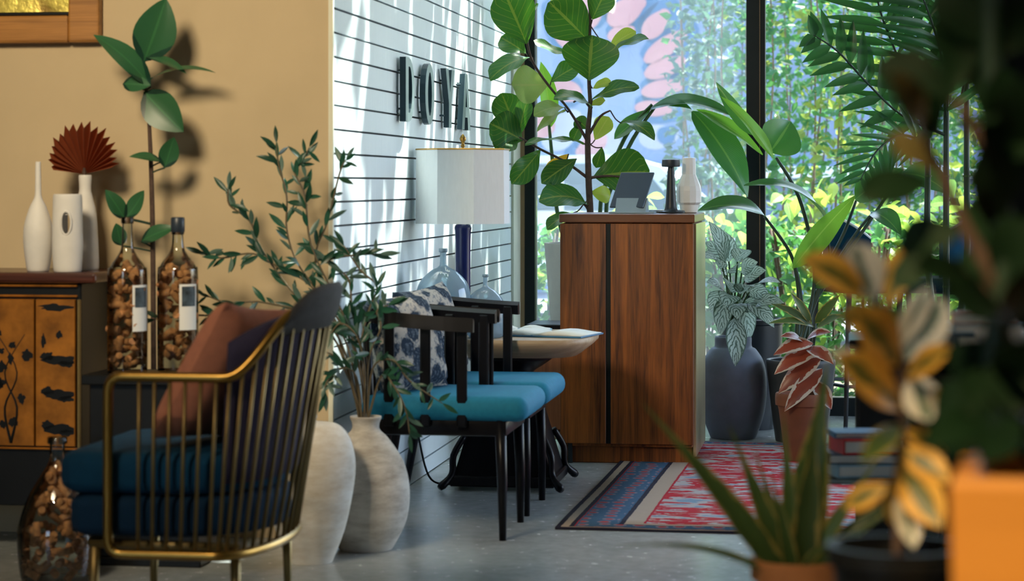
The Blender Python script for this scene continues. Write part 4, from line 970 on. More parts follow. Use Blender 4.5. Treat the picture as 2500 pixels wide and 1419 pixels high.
# ------------------------------------------------------------------ leafy branches in the stoneware vase
p = at(893, 450, 7.10); ob = empty('leafy_branches', (p.x, p.y, .40), 0, 'long leafy olive green branches standing in the stoneware vase', 'branches')
YB = 7.10
stems = [
 [(890, 1015), (850, 850), (780, 720), (725, 640), (700, 560), (700, 480), (680, 400), (675, 350)],
 [(895, 1015), (860, 840), (760, 700), (690, 660), (620, 620), (540, 630), (500, 620)],
 [(888, 1015), (830, 830), (720, 720), (640, 610), (610, 540), (560, 500), (558, 460)],
 [(892, 1015), (870, 860), (830, 750), (760, 600), (745, 480), (720, 420), (740, 390), (755, 360)],
 [(896, 1015), (880, 850), (860, 760), (850, 680), (800, 640), (850, 625), (925, 620)],
 [(896, 1015), (880, 860), (900, 760), (920, 700), (880, 660), (840, 600)],
 [(890, 1015), (840, 900), (790, 860), (760, 910), (750, 950)],
 [(895, 1015), (910, 900), (960, 880), (1000, 930), (1080, 985)],
 [(898, 1015), (930, 920), (960, 940), (990, 1000), (1000, 1060)],
 [(894, 1015), (870, 920), (830, 900), (800, 930), (790, 960)],
 [(893, 1015), (890, 900), (870, 820), (830, 790), (800, 830)],
 [(893, 1015), (900, 880), (930, 800), (920, 760), (950, 745)],
 [(890, 1015), (800, 800), (650, 740), (560, 740), (500, 720)],
 [(890, 1015), (810, 820), (600, 780), (480, 770), (380, 780)],
 [(892, 1015), (820, 800), (770, 640), (800, 540), (830, 420), (845, 390)],
]
yo = [0, -.02, .0, -.03, .0, .0, -.06, -.10, -.12, -.1, -.06, -.04, -.05, -.10, .02]
br = random.Random(21)
for si, (st_, dy) in enumerate(zip(stems, yo)):
    pts = [at(q[0], q[1], YB+dy*min(1, i/2)) for i, q in enumerate(st_)]; pts[0] = Vector((p.x+br.uniform(-.015, .015), p.y+br.uniform(-.015, .015), .39))
    cp = catmull(pts, 6)
    wtube(ob, pts, [.0045]+[.003]*(len(pts)-2)+[.0015], M['olive_stem'], 'branch', 6, 5)
    nl = int(len(cp)*.82)
    for k in range(nl):
        i = int(lerp(7, len(cp)-1, k/max(1, nl-1))); c = cp[i]
        tg = (cp[min(i+1, len(cp)-1)]-cp[i-1]).normalized()
        sd = Vector((br.gauss(0, 1), br.gauss(0, .6), br.gauss(0, 1))); dr = (tg*.7+sd*.6)
        if k == nl-1: dr = tg
        dr.normalize(); L = br.uniform(.045, .078)*(1.0 if si < 6 else .95)
        leaf(ob, c, c+dr*L, L*.27, M['olive'], (br.uniform(-.6, .6), -1 if br.random() < .72 else 1, br.uniform(-.2, .8)), bend=br.uniform(-.05, .12), fold=.25, shape='lance', nseg=5)

# ------------------------------------------------------------------ fiddle leaf fig in its pale planter
YF = 10.45
p = at(1440, 450, YF); ff = empty('fiddle_leaf_fig', (p.x, p.y, 0), 0, 'large fiddle leaf fig in a tall pale planter behind the host stand', 'plant')
G().lathe([(.135, 0), (.14, .01), (.21, .86), (.212, .878), (.19, .878), (.185, .83), (0, .82)], 4 if False else 28).build('planter', M['whitepot'], ff, 'auto')
G().lathe([(.185, .832), (0, .845)], 24).build('soil', M['soil'], ff)
wtube(ff, [at(1441, 600, YF), at(1441, 520, YF), at(1437, 440, YF), at(1435, 330, YF), at(1441, 260, YF), at(1438, 190, YF), at(1440, 60, YF), at(1442, -40, YF)], [.017, .016, .015, .013, .010, .009, .008, .007], M['bark'], 'trunk')
for pts in ([(1437, 350), (1390, 270), (1340, 210), (1300, 150), (1288, 105)], [(1435, 435), (1380, 395), (1320, 365), (1268, 335)], [(1437, 330), (1465, 285), (1490, 270)], [(1436, 435), (1480, 430), (1520, 432)], [(1438, 515), (1425, 498), (1390, 490)], [(1441, 262), (1420, 240), (1400, 250)]):
    wtube(ff, [at(x, y, YF-.01*i) for i, (x, y) in enumerate(pts)], [.008]+[.006]*(len(pts)-2)+[.004], M['bark'], 'branch', 7, 4)
fl = [ # base, tip, width px, depth offset base/tip, normal, material, bend
 ((1286, 108), (1228, -25), 100, (0, -.05), (.1, -1, .1), 'fig', .04), ((1290, 112), (1312, 8), 30, (0, .02), (-1, -.35, .1), 'fig', .05),
 ((1284, 130), (1222, 92), 58, (0, .05), (0, -1, .5), 'fig', .05), ((1300, 140), (1196, 195), 62, (0, -.1), (-.1, -.7, 1), 'fig', .12),
 ((1338, 206), (1250, 208), 84, (0, -.08), (.1, -1, .1), 'fig_pale', -.03), ((1436, 98), (1340, 5), 104, (0, -.08), (-.2, -1, .2), 'fig', .06),
 ((1446, 48), (1482, -30), 62, (0, -.04), (0, -1, .2), 'fig', .03), ((1425, 22), (1345, -30), 60, (0, .06), (.1, -1, .2), 'fig_pale', .03),
 ((1438, 197), (1445, 86), 124, (-.02, -.06), (-.05, -1, .12), 'fig', .03), ((1345, 200), (1412, 160), 50, (.02, .02), (0, -1, .5), 'fig', .05),
 ((1488, 135), (1584, 95), 46, (.02, -.06), (.2, -.6, 1), 'fig', .10), ((1486, 118), (1552, 76), 36, (.03, .06), (-.2, -1, .3), 'fig_lime', .10),
 ((1390, 132), (1303, 98), 34, (.05, .05), (0, -.7, 1), 'fig', -.06), ((1446, 244), (1560, 212), 48, (-.02, -.08), (.1, -.8, .8), 'fig', .10),
 ((1446, 262), (1352, 240), 52, (-.03, -.12), (0, -.7, 1), 'fig', .14), ((1378, 262), (1303, 282), 48, (-.02, -.07), (0, -.8, .7), 'fig_pale', .12),
 ((1382, 268), (1312, 322), 26, (0, -.08), (0, -.5, 1), 'fig_pale', .08),
 ((1276, 342), (1196, 302), 84, (0, -.06), (.1, -1, .25), 'fig', .04), ((1264, 330), (1224, 228), 72, (0, .04), (.2, -1, .1), 'fig', .05),
 ((1268, 330), (1290, 238), 44, (0, -.03), (-.6, -1, .1), 'fig', .05), ((1262, 338), (1212, 370), 60, (0, -.08), (0, -.8, .7), 'fig', .10),
 ((1426, 350), (1282, 352), 30, (0, -.08), (0, -.35, 1), 'fig', .07), ((1320, 366), (1250, 450), 52, (0, -.1), (.4, -1, .3), 'fig', .05),
 ((1388, 376), (1334, 428), 36, (.02, .02), (.3, -1, .2), 'fig_yellow', .05), ((1408, 388), (1322, 448), 50, (0, -.06), (.3, -1, .5), 'fig', .06),
 ((1452, 342), (1486, 285), 44, (.03, .05), (-.2, -1, .1), 'fig_lime', .03), ((1515, 300), (1598, 342), 42, (0, -.1), (.1, -.7, 1), 'fig', .16),
 ((1448, 432), (1586, 420), 108, (0, .04), (.1, -1, .3), 'fig', .06), ((1436, 500), (1316, 490), 78, (-.02, -.12), (0, -.8, .8), 'fig', .16),
 ((1446, 216), (1492, 198), 26, (0, -.03), (0, -.8, .6), 'fig_lime', .05), ((1440, 256), (1478, 246), 24, (0, -.03), (0, -.8, .6), 'fig_lime', .05),
 ((1442, 470), (1490, 480), 40, (.05, .1), (0, -1, .3), 'fig_lime', .05), ((1436, 315), (1405, 290), 34, (.04, .06), (0, -1, .2), 'fig', .03),
 ((1418, 300), (1398, 345), 28, (.05, .05), (0, -1, .2), 'fig', .03), ((1470, 360), (1455, 410), 30, (.05, .05), (.4, -1, .2), 'fig', .03), ((1400, 520), (1335, 560), 40, (0, -.04), (0, -.7, 1), 'fig', .10)]
for b, t_, wp, (d0, d1), nr, m, bd in fl:
    b3, t3 = at(*b, YF+d0), at(*t_, YF+d1)
    leaf(ff, b3, t3, wp*YF/F*1.32, M[m], nr, bend=bd, fold=.18, shape='fiddle', wave=.032, nseg=12)
    # petiole back to the nearest wood
    best = min([at(1437, 350, YF), at(1390, 270, YF), at(1340, 210, YF), at(1300, 150, YF), at(1438, 190, YF), at(1440, 60, YF), at(1441, 260, YF), at(1380, 395, YF), at(1320, 365, YF), at(1268, 335, YF), at(1490, 270, YF), at(1436, 435, YF), at(1425, 498, YF)], key=lambda q: (q-b3).length)
    if (best-b3).length > .01: wtube(ff, [best, (best+b3)/2+Vector((0, 0, -.01)), b3], .003, M['bark'], 'leaf_stalk', 6, 3)

# ------------------------------------------------------------------ bird of paradise
YS = 10.1
p = at(1955, 450, YS); sp_ = empty('bird_of_paradise', (p.x, p.y, 0), 0, 'bird of paradise plant with long arching paddle leaves right of the host stand', 'plant')
G().lathe(smoothprof([(.10, 0), (.115, .01), (.15, .30), (.155, .36), (.14, .36), (.135, .33), (0, .32)], 4), 28).build('pot', M['greyfurn'], sp_, 'auto')
G().lathe([(.135, .335), (0, .345)], 20).build('soil', M['soil'], sp_)
bs = at(1960, 840, YS)
stalks = [([(1895, 385), (1950, 480), (1985, 620), (1985, 720)], .011), ([(2012, 535), (2025, 640), (1990, 740)], .010), ([(1866, 528), (1930, 620), (1955, 720)], .010), ([(2090, 490), (2060, 570), (2020, 650), (1985, 740)], .010), ([(2130, 520), (2090, 570), (2030, 660), (1980, 750)], .009), ([(1940, 650), (1950, 720)], .012), ([(1575, 272), (1510, 345), (1470, 450), (1455, 540)], .013), ([(2200, 425), (2120, 545), (2040, 660), (1975, 760)], .010)]
for i, (st_, r_) in enumerate(stalks):
    if i == 6: continue
    pts = [at(x, y, YS+(.12 if i == 6 else 0)) for x, y in st_]
    pts.append(bs+Vector((R.uniform(-.03, .03), R.uniform(-.03, .03), 0)))
    wtube(sp_, pts, [r_*.6]+[r_*.8]*(len(pts)-2)+[r_*1.4], M['stalk_dark'], 'leaf_stalk', 8, 5)
sl = [((1888, 388), (1760, 235), 34, (-.05, -.15), (.6, -.8, .4), 'banana_lime', .05), ((1880, 372), (1930, 296), 92, (0, .05), (.3, -1, .25), 'banana', .06), ((1838, 330), (1748, 200), 30, (.02, .02), (-.6, -.8, .5), 'banana', .05),
      ((2018, 540), (1816, 452), 50, (0, -.25), (-.1, -.6, 1), 'banana', .14), ((1870, 530), (1704, 514), 56, (-.02, -.2), (0, -.7, .9), 'banana', .12), ((1936, 655), (2088, 478), 52, (-.02, -.1), (.5, -1, .2), 'banana_lime', -.05),
      ((2088, 488), (2205, 415), 66, (0, -.1), (-.4, -1, .5), 'banana', .08), ((2200, 425), (2318, 475), 74, (0, -.1), (0, -.9, .8), 'banana', .16), ((2128, 520), (2200, 575), 50, (0, -.15), (0, -.8, .8), 'banana', .14), ((1986, 700), (2060, 640), 40, (0, -.05), (0, -1, .2), 'banana', .04),
      ((1760, 640), (1905, 665), 30, (0, -.2), (0, -.4, 1), 'banana', .08)]
for b, t_, wp, (d0, d1), nr, m, bd in sl[:10]:
    leaf(sp_, at(*b, YS+d0), at(*t_, YS+d1), wp*YS/F*1.25, M[m], nr, bend=bd, fold=.30, shape='banana', wave=.008, nseg=14)
# second one, behind the host stand
YS2 = 10.75
p = at(1500, 450, YS2); s2 = empty('bird_of_paradise', (p.x+.02, p.y, 0), 0, 'bird of paradise plant arching from behind the tablet towards the mullion', 'plant')
G().lathe(smoothprof([(.09, 0), (.10, .01), (.13, .28), (.135, .32), (.12, .32), (.115, .29), (0, .28)], 4), 24).build('pot', M['greyfurn'], s2, 'auto')
b2 = at(1500, 860, YS2)
for st_ in ([(1592, 255), (1535, 320), (1490, 420), (1465, 520), (1490, 700)], [(1340, 300), (1352, 420), (1370, 560), (1450, 740)], [(1600, 260), (1545, 340), (1500, 440), (1480, 520), (1500, 700)]):
    pts = [at(x, y, YS2) for x, y in st_]+[b2+Vector((R.uniform(-.02, .02), 0, 0))]
    wtube(s2, pts, [.007]+[.010]*(len(pts)-2)+[.014], M['stalk'], 'leaf_stalk', 8, 5)
for b, t_, wp, (d0, d1), nr, m, bd in [((1578, 272), (1800, 292), 62, (0, -.1), (0, -.45, 1), 'banana', .14), ((1690, 272), (1826, 482), 78, (0, -.1), (.55, -1, .25), 'banana', .08), ((1700, 268), (1862, 378), 40, (0, -.1), (.2, -.6, .8), 'banana_lime', .05),
                                       ((1500, 340), (1588, 268), 34, (0, 0), (-.5, -1, .4), 'banana', .05), ((1345, 310), (1320, 150), 40, (0, 0), (.4, -1, .2), 'banana_lime', .06), ((1596, 262), (1690, 268), 40, (-.05, -.1), (0, -.5, 1), 'banana', .10)]:
    leaf(s2, at(*b, YS2+d0), at(*t_, YS2+d1), wp*YS2/F*1.25, M[m], nr, bend=bd, fold=.30, shape='banana', wave=.008, nseg=14)

# ------------------------------------------------------------------ silver leaved plant in the grey jar
YA = 10.22
p = at(1790, 450, YA); ag = empty('silver_leaf_plant', (p.x, p.y, 0), 0, 'silver patterned leafy plant in a grey shouldered jar right of the host stand', 'plant')
G().lathe(smoothprof([(.09, 0), (.105, .008), (.142, .12), (.152, .24), (.140, .34), (.105, .40), (.085, .415), (.083, .455), (.072, .456), (.07, .42), (0, .41)], 5), 36).build('jar', M['greypot'], ag, True)
ar = random.Random(5)
al = [((1730, 540), 40), ((1722, 590), 46), ((1760, 560), 44), ((1810, 640), 50), ((1870, 660), 46), ((1905, 690), 44), ((1880, 730), 50), ((1915, 740), 44), ((1850, 760), 54), ((1800, 780), 52), ((1795, 895), 46), ((1760, 820), 44), ((1735, 760), 46), ((1725, 690), 46), ((1840, 700), 52), ((1780, 690), 52), ((1745, 640), 44), ((1820, 610), 44), ((1890, 800), 44), ((1770, 750), 52), ((1830, 830), 44), ((1850, 640), 46), ((1715, 630), 46)]
for k, ((tx, ty), wp) in enumerate(al):
    dd = ar.uniform(-.26, -.02); t3 = at(tx, ty, YA+dd); hub = Vector((p.x, p.y, .46)); v_ = t3-hub
    crown = Vector((lerp(hub.x, t3.x, .35), lerp(hub.y, t3.y, .35), max(.58+ar.uniform(0, .10), min(t3.z-.05, .80)))); d_ = t3-crown
    b3 = crown if d_.length < .23 else t3-d_.normalized()*.23
    leaf(ag, b3, t3, wp*YA/F*1.15, M['aglao'], (v_.x*1.2+ar.uniform(-.2, .2), -.75, .75), bend=.14, fold=.14, shape='ovate', nseg=9)
    wtube(ag, [hub+Vector((ar.uniform(-.03, .03), ar.uniform(-.03, .03), -.03)), (hub+b3)/2+Vector((0, 0, .03)), b3], .004, M['stalk'], 'leaf_stalk', 6, 3)
# black rimmed pot behind it
bpz = empty('black_pot', (at(1835, 450, 10.62).x, 10.62, 0), 0, 'black pot standing behind the grey jar by the window', 'pot')
G().lathe(smoothprof([(.10, 0), (.11, .01), (.14, .35), (.145, .5), (.13, .5), (.125, .45), (0, .44)], 4), 28).build('body', M['lamp_black'], bpz, 'auto')
G().lathe([(.145, .49), (.152, .495), (.152, .515), (.14, .52), (.13, .5)], 28).build('rim', M['lamp_black'], bpz, 'auto')

# ------------------------------------------------------------------ red backed plant in terracotta
YT = 9.35
p = at(1958, 450, YT); rt = empty('red_leaf_plant', (p.x, p.y, 0), 0, 'terracotta potted plant with red backed cream edged leaves', 'plant')
G().lathe(smoothprof([(.065, 0), (.07, .005), (.098, .22), (.11, .235), (.11, .28), (.098, .28), (.09, .25), (0, .24)], 3), 28).build('pot', M['dark_clay'], rt, 'auto')
rr_ = random.Random(9)
for b_, t_, wd, m, nr, bd in (((1985, 838), (1888, 868), .075, 'redleaf', (0, -.8, .7), .12), ((2000, 850), (1890, 915), .085, 'redleaf', (-.2, -.9, .6), .12), ((2005, 872), (1900, 962), .085, 'redleaf', (-.2, -.9, .5), .10), ((1968, 832), (2030, 812), .06, 'redleaf', (0, -.8, .7), .10), ((2008, 900), (1915, 1005), .080, 'redleaf', (-.2, -1, .4), .10),
                       ((1985, 930), (2030, 1000), .075, 'redleaf', (.2, -1, .4), .08), ((1970, 850), (2035, 890), .075, 'redleaf', (.2, -.9, .6), .10), ((1960, 835), (1905, 822), .05, 'redleaf', (0, -.8, .7), .10),
                       ((1985, 800), (1882, 742), .045, 'sword', (0, -.8, .6), .10), ((1990, 800), (1875, 790), .04, 'sword', (0, -.8, .8), .12), ((1990, 790), (2050, 720), .045, 'sword', (0, -1, .4), .06), ((1980, 790), (1930, 715), .04, 'sword', (.2, -1, .3), .06), ((1995, 800), (2060, 770), .045, 'sword', (0, -.8, .8), .10)):
    b3, t3 = at(*b_, YT-.02), at(*t_, YT-rr_.uniform(.06, .16)); hub = Vector((p.x+rr_.uniform(-.02, .02), p.y, .26))
    leaf(rt, b3, t3, wd, M[m], nr, bend=bd, fold=.2, nseg=8)
    wtube(rt, [hub, (hub+b3)/2+Vector((.01, 0, .01)), b3], .003, M['stalk_dark'], 'leaf_stalk', 6, 3)

# ------------------------------------------------------------------ palm with cane stems
YP = 9.6
p = at(2310, 450, YP); pm = empty('cane_palm', (p.x, p.y, 0), 0, 'tall cane palm with feathery fronds near the right hand window', 'plant')
G().lathe(smoothprof([(.13, 0), (.14, .01), (.17, .30), (.175, .36), (.16, .36), (.155, .33), (0, .32)], 4), 28).build('pot', M['greyfurn'], pm, 'auto')
for px, top_ in ((2265, 330), (2360, 180), (2310, 60)):
    wtube(pm, [at(lerp(2310, px, .5), 840, YP), at(px, 640, YP), at(px, 420, YP), at(px, top_, YP)], [.016, .014, .013, .011], M['stalk_dark'], 'cane', 8, 5)
    for zz in (700, 560, 430): G().tube([at(px, zz, YP)-Vector(pm.location)+Vector((0, 0, -.004)), at(px, zz, YP)-Vector(pm.location)+Vector((0, 0, .004))], .0165, 10).build('cane_ring', M['stalk'], pm)
pr_ = random.Random(31)
def frond(pts, n, L, lw, Y, dyy=-.1, sides=(1, -1), droop=.25):
    P3 = [at(x, y, Y+dyy*i/len(pts)) for i, (x, y) in enumerate(pts)]; cp = catmull(P3, 8)
    wtube(pm, P3, [.008]+[.005]*(len(pts)-2)+[.002], M['stalk_dark'], 'rachis', 6, 5)
    for k in range(n):
        f_ = .12+.88*k/(n-1); i = min(len(cp)-2, int(f_*(len(cp)-1))); c = cp[i]; tg = (cp[i+1]-cp[max(0, i-1)]).normalized()
        nn = Vector((0, -1, .2)).cross(tg).normalized()
        for s_ in sides:
            ll = L*(math.sin(math.pi*(.18+.72*f_))**.6)*pr_.uniform(.9, 1.1)
            dr = (tg*.75+nn*s_*.8+Vector((0, pr_.uniform(-.15, .15), -droop))).normalized()
            leaf(pm, c, c+dr*ll, lw, M['palm'], (pr_.uniform(-.2, .2), -1, .35), name='leaflet', bend=.04, fold=.30, shape='palm', nseg=4)
frond([(2310, 330), (2200, 280), (2110, 195), (2045, 125), (1985, 85)], 11, .19, .050, YP, -.25)
frond([(2265, 340), (2225, 220), (2180, 110), (2150, 30), (2130, -60)], 12, .34, .042, YP, -.15)
frond([(2310, 300), (2300, 150), (2270, 40), (2230, -60)], 12, .34, .042, YP, -.2)
frond([(2350, 230), (2370, 100), (2400, 0), (2440, -60)], 11, .32, .042, YP, -.1)
frond([(2360, 200), (2420, 150), (2480, 160), (2540, 220)], 12, .28, .03, YP, -.2)
frond([(2310, 200), (2330, 60), (2340, -80)], 11, .32, .03, YP, .1)
frond([(2265, 350), (2200, 330), (2140, 370), (2100, 440)], 11, .20, .026, YP, -.3)

# ------------------------------------------------------------------ navy chairs and a bar table by the window
def bistro(px, Y, rz, lab):
    p = at(px, 450, Y); t = empty('bar_chair', (p.x, p.y, 0), rz, lab, 'chair', 'navy bar chairs by the window')
    for sx in (-1, 1):
        for sy in (-1, 1): G().tube([(sx*.20, sy*.19, 0), (sx*.16, sy*.15, .66)], [.010, .013], 8).build('leg', M['greyfurn'], t, True)
    G().tube([(-.19, -.175, .24), (.19, -.175, .24), (.19, .175, .24), (-.19, .175, .24)], .008, 6, closed=True).build('foot_rest', M['greyfurn'], t)
    G().rbox((0, 0, .69), (.36, .34, .07), .03, 4).build('seat', M['navy_dark'], t, True)
    vs = []; fs = []; n = 14
    for r_ in (.15, .18):
        for i in range(n+1):
            a = math.radians(lerp(-75, 75, i/n))+math.pi/2
            for h in range(5): zz = lerp(.73, 1.0-.10*abs(i/n-.5)*2*abs(i/n-.5)*2, h/4); vs.append((r_*math.cos(a), r_*math.sin(a), zz))
    m = (n+1)*5
    for i in range(n):
        for h in range(4):
            q = [i*5+h, (i+1)*5+h, (i+1)*5+h+1, i*5+h+1]; fs.append(tuple(q)); fs.append(tuple(m+k for k in q[::-1]))
        fs.append((i*5+4, (i+1)*5+4, m+(i+1)*5+4, m+i*5+4)); fs.append((m+i*5, m+(i+1)*5, (i+1)*5, i*5))
    for i in (0, n):
        for h in range(4): fs.append((i*5+h, i*5+h+1, m+i*5+h+1, m+i*5+h))
    G().add(vs, fs).build('backrest', M['navy'], t, 'auto')
    G().tube([(.165*math.cos(math.radians(lerp(15, 165, i/14))), .165*math.sin(math.radians(lerp(15, 165, i/14))), 1.0-.10*(abs(i/14-.5)*2)**2+.003) for i in range(15)], .008, 6).build('piping', M['ceramic_cool'], t, True)
bistro(2105, 10.35, 1.9, 'navy bar chair with rounded back behind the arching stalks')
bistro(2310, 10.3, -2.2, 'navy bar chair near the palm canes by the window')

# ------------------------------------------------------------------ dark furniture in the right middle ground
p = at(2250, 450, 6.9); t = empty('low_sideboard', (p.x+.05, p.y, 0), RZ, 'low black sideboard behind the variegated plant', 'sideboard')
G().rbox((0, 0, .37), (.50, .36, .58), .008, 1).build('body', M['lacquer'], t); G().rbox((0, 0, .67), (.54, .39, .025), .005, 1).build('top', M['blackwood'], t)
for sx in (-1, 1):
    G().rbox((sx*.122, -.186, .37), (.235, .018, .54), .003, 1).build('door', M['lacquer'], t)
    for sy in (-1, 1): G().rbox((sx*.21, sy*.14, .04), (.03, .03, .08), .003, 1).build('leg', M['black'], t)
p = at(2112, 450, 6.05); t = empty('low_side_table', (p.x, p.y, 0), RZ, 'low black side table stacked with books right of the rug', 'table')
for zz in (.12, .366): G().rbox((0, 0, zz), (.25, .24, .018), .003, 1).build('shelf', M['lacquer'], t)
G().box((0, -.1205, .366), (.25, .003, .012)).build('edge_strip', M['letter_face'], t)
for sx in (-1, 1):
    for sy in (-1, 1): G().tube([(sx*.118, sy*.108, 0), (sx*.118, sy*.108, .36)], .008, 6).build('leg', M['greyfurn'], t)
def book(px, Y, z, sz, mat, rz, lab, grp=None):
    p = at(px, 450, Y); t = empty('book', (p.x, p.y, z), rz, lab, 'book', grp)
    w_, d_, h_ = sz
    G().rbox((0, 0, h_/2), (w_*.97, d_*.96, h_*.76), .001, 1).build('pages', M['paper'], t)
    for zz in (.06, .94): G().box((0, 0, h_*zz), (w_, d_, h_*.12)).build('cover', M[mat], t)
    G().box((-w_/2+.001, 0, h_/2), (.004, d_, h_)).build('spine', M[mat], t)
book(2112, 6.03, .375, (.19, .17, .034), 'paleblue', .1, 'pale blue book lowest of the stack on the low side table')
book(2108, 6.04, .409, (.20, .17, .026), 'navyc', -.05, 'navy book second from below in the low side table stack')
book(2118, 6.03, .435, (.17, .15, .040), 'red', .12, 'red book near the top of the low side table stack')
book(2095, 6.05, .475, (.15, .13, .014), 'bluec', .05, 'thin blue book topping the low side table stack')
p = at(2400, 450, 4.6); t = empty('console_table', (p.x, p.y, 0), RZ, 'dark console table at the right edge of the room', 'table')
G().rbox((0, 0, .80), (.34, .30, .035), .005, 1).build('top', M['blackwood'], t)
G().rbox((0, 0, .70), (.30, .26, .15), .004, 1).build('drawer_box', M['lacquer'], t)
drw = G().rbox((0, -.134, .70), (.26, .012, .11), .003, 1).build('drawer_front', M['lacquer'], t)
G().lathe(smoothprof([(0, 0), (.008, .004), (.005, .012)], 2), 10, (0, -.15, .70)).build('knob', M['brass'], drw)
for sx in (-1, 1):
    for sy in (-1, 1): G().tube([(sx*.14, sy*.12, 0), (sx*.14, sy*.12, .64)], [.011, .015], 8).build('leg', M['blackwood'], t)
G().rbox((0, 0, .28), (.30, .26, .02), .004, 1).build('lower_shelf', M['blackwood'], t)
book(2395, 4.55, .8175, (.16, .14, .035), 'navyc', .2, 'navy book on the dark console table')
book(2398, 4.56, .8525, (.14, .12, .018), 'paleblue', .0, 'pale blue book between navy and salmon ones on the console')
book(2405, 4.55, .8705, (.13, .11, .02), 'pinkc', -.2, 'salmon pink book topping the stack on the console')
p = at(2440, 450, 4.44); t = empty('small_bowl', (p.x, p.y, .8175), 0, 'small cream bowl beside the book stack on the console', 'bowl')
G().lathe(smoothprof([(.018, 0), (.022, .004), (.045, .03), (.05, .045), (.046, .045), (.04, .03), (0, .01)], 4), 24).build('body', M['ceramic'], t, True)

# ------------------------------------------------------------------ foreground plants on the right
YK = 3.8; kp = at(1945, 1362, YK); KZ = kp.z-.135
sk = empty('sword_leaf_plant', (kp.x, kp.y, KZ), 0, 'spiky plant with yellow edged sword leaves in a small terracotta pot', 'plant')
G().lathe([(.048, 0), (.052, .004), (.066, .098), (.077, .10), (.079, .132), (.076, .135), (.070, .132), (.066, .105), (0, .10)], 32).build('pot', M['terracotta'], sk, 'auto')
G().lathe([(.066, .108), (0, .114)], 20).build('soil', M['soil'], sk)
kl = [((1900, 1350), (1562, 978), 66, 0, (.5, -1, .3), .03), ((1912, 1345), (1778, 1035), 54, .03, (.3, -1, .2), .02), ((1935, 1340), (1912, 1000), 46, .05, (.1, -1, .1), .02), ((1950, 1345), (2022, 872), 104, .04, (-.2, -1, .1), -.03), ((1890, 1345), (1472, 1342), 34, -.06, (0, -.5, 1), .11),
      ((1945, 1345), (2085, 1312), 40, -.10, (0, -.6, 1), .16), ((1965, 1345), (2150, 1110), 44, .02, (-.3, -1, .3), .05), ((1955, 1345), (1992, 1000), 70, .0, (.1, -1, .1), .02), ((1970, 1345), (2265, 1175), 46, .06, (-.2, -.8, .6), .08), ((1968, 1345), (2200, 1240), 40, -.05, (-.2, -.8, .7), .10), ((1930, 1345), (1880, 1150), 40, -.03, (.2, -1, .1), .03), ((1925, 1345), (1840, 1090), 36, .06, (.2, -1, .1), .03)]
for b, t_, wp, dy, nr, bd in kl:
    b3 = Vector((kp.x+(b[0]-1945)*.0005, kp.y+dy*.4, KZ+.10)); leaf(sk, b3, at(*t_, YK+dy), wp*YK/F*1.15, M['sword'], nr, bend=bd, fold=.30, shape='sword', nseg=12)
# wooden stool under it
t = empty('plant_stool', (kp.x, kp.y, 0), .3, 'round wooden stool carrying the spiky terracotta potted plant', 'stool')
G().lathe([(.11, KZ-.03), (.12, KZ-.026), (.12, KZ-.004), (.115, KZ), (0, KZ)], 32).build('seat', M['wood_mid'], t, 'auto')
for k in range(3): a = 2.1*k; G().tube([(.12*math.cos(a), .12*math.sin(a), 0), (.07*math.cos(a), .07*math.sin(a), KZ-.028)], [.010, .014], 8).build('leg', M['wood_mid'], t, True)

YV = 2.75; vp = at(2190, 1330, YV)
vp2 = empty('variegated_rubber_plant', (vp.x, vp.y, 0), 0, 'variegated plant with yellow and cream leaves in the right foreground', 'plant')
hz0 = vp.z-.16
wtube(vp2, [Vector((vp.x, vp.y, hz0+.1)), at(2195, 1150, YV), at(2205, 960, YV), at(2190, 830, YV), at(2160, 740, YV)], [.007, .006, .006, .005, .004], M['bark'])
vl = [((2125, 735), (1952, 632), 76, (.2, -1, .6), 'varieg', .08), ((2132, 745), (2080, 592), 88, (.4, -1, .2), 'varieg_white', .05), ((2160, 755), (2242, 592), 66, (-.3, -1, .3), 'varieg', .06), ((2195, 895), (2085, 760), 96, (.2, -1, .3), 'varieg', .05), ((2205, 885), (2305, 730), 86, (-.3, -1, .3), 'varieg_white', .06),
      ((2190, 860), (2270, 700), 44, (-.4, -1, .2), 'varieg_white', .05), ((2170, 950), (2022, 862), 52, (.1, -.8, .8), 'varieg_white', .10), ((2205, 1005), (2040, 870), 84, (.2, -1, .4), 'varieg', .05), ((2210, 930), (2330, 850), 50, (-.2, -1, .4), 'varieg', .06), ((2225, 900), (2270, 1030), 70, (-.2, -1, .2), 'varieg_white', -.05), ((2175, 800), (2048, 770), 60, (0, -1, .5), 'varieg', .06), ((2240, 1010), (2370, 960), 44, (0, -1, .5), 'varieg', .10),
      ((2190, 1090), (2320, 1180), 60, (-.1, -1, .4), 'varieg', .08), ((2190, 1120), (2300, 1290), 76, (-.2, -1, .2), 'varieg', .06), ((2190, 1150), (2195, 1290), 60, (.1, -1, .2), 'varieg', .05), ((2185, 1180), (2060, 1240), 44, (.2, -1, .5), 'varieg', .10), ((2190, 1190), (2230, 1340), 50, (.1, -1, .3), 'varieg_white', .06), ((2190, 1050), (2310, 1110), 46, (0, -1, .5), 'varieg', .08), ((2200, 1040), (2100, 1130), 44, (0, -1, .4), 'sword', .08)]
vr = random.Random(17)
for b, t_, wp, nr, m, bd in vl:
    leaf(vp2, at(*b, YV), at(*t_, YV+vr.uniform(-.12, .03)), wp*YV/F*1.4, M[m], nr, bend=bd, fold=.22, shape='obov', nseg=9)
    wtube(vp2, [at(2198, b[1]+25, YV), at((2198+b[0])/2, b[1]+15, YV), at(*b, YV)], .0025, M['stalk'], 'leaf_stalk', 6, 3)
G().lathe([(.055, hz0), (.06, hz0+.005), (.078, hz0+.135), (.085, hz0+.137), (.086, hz0+.16), (.076, hz0+.16), (.07, hz0+.13), (0, hz0+.125)], 28).build('pot', M['lacquer'], vp2, 'auto')
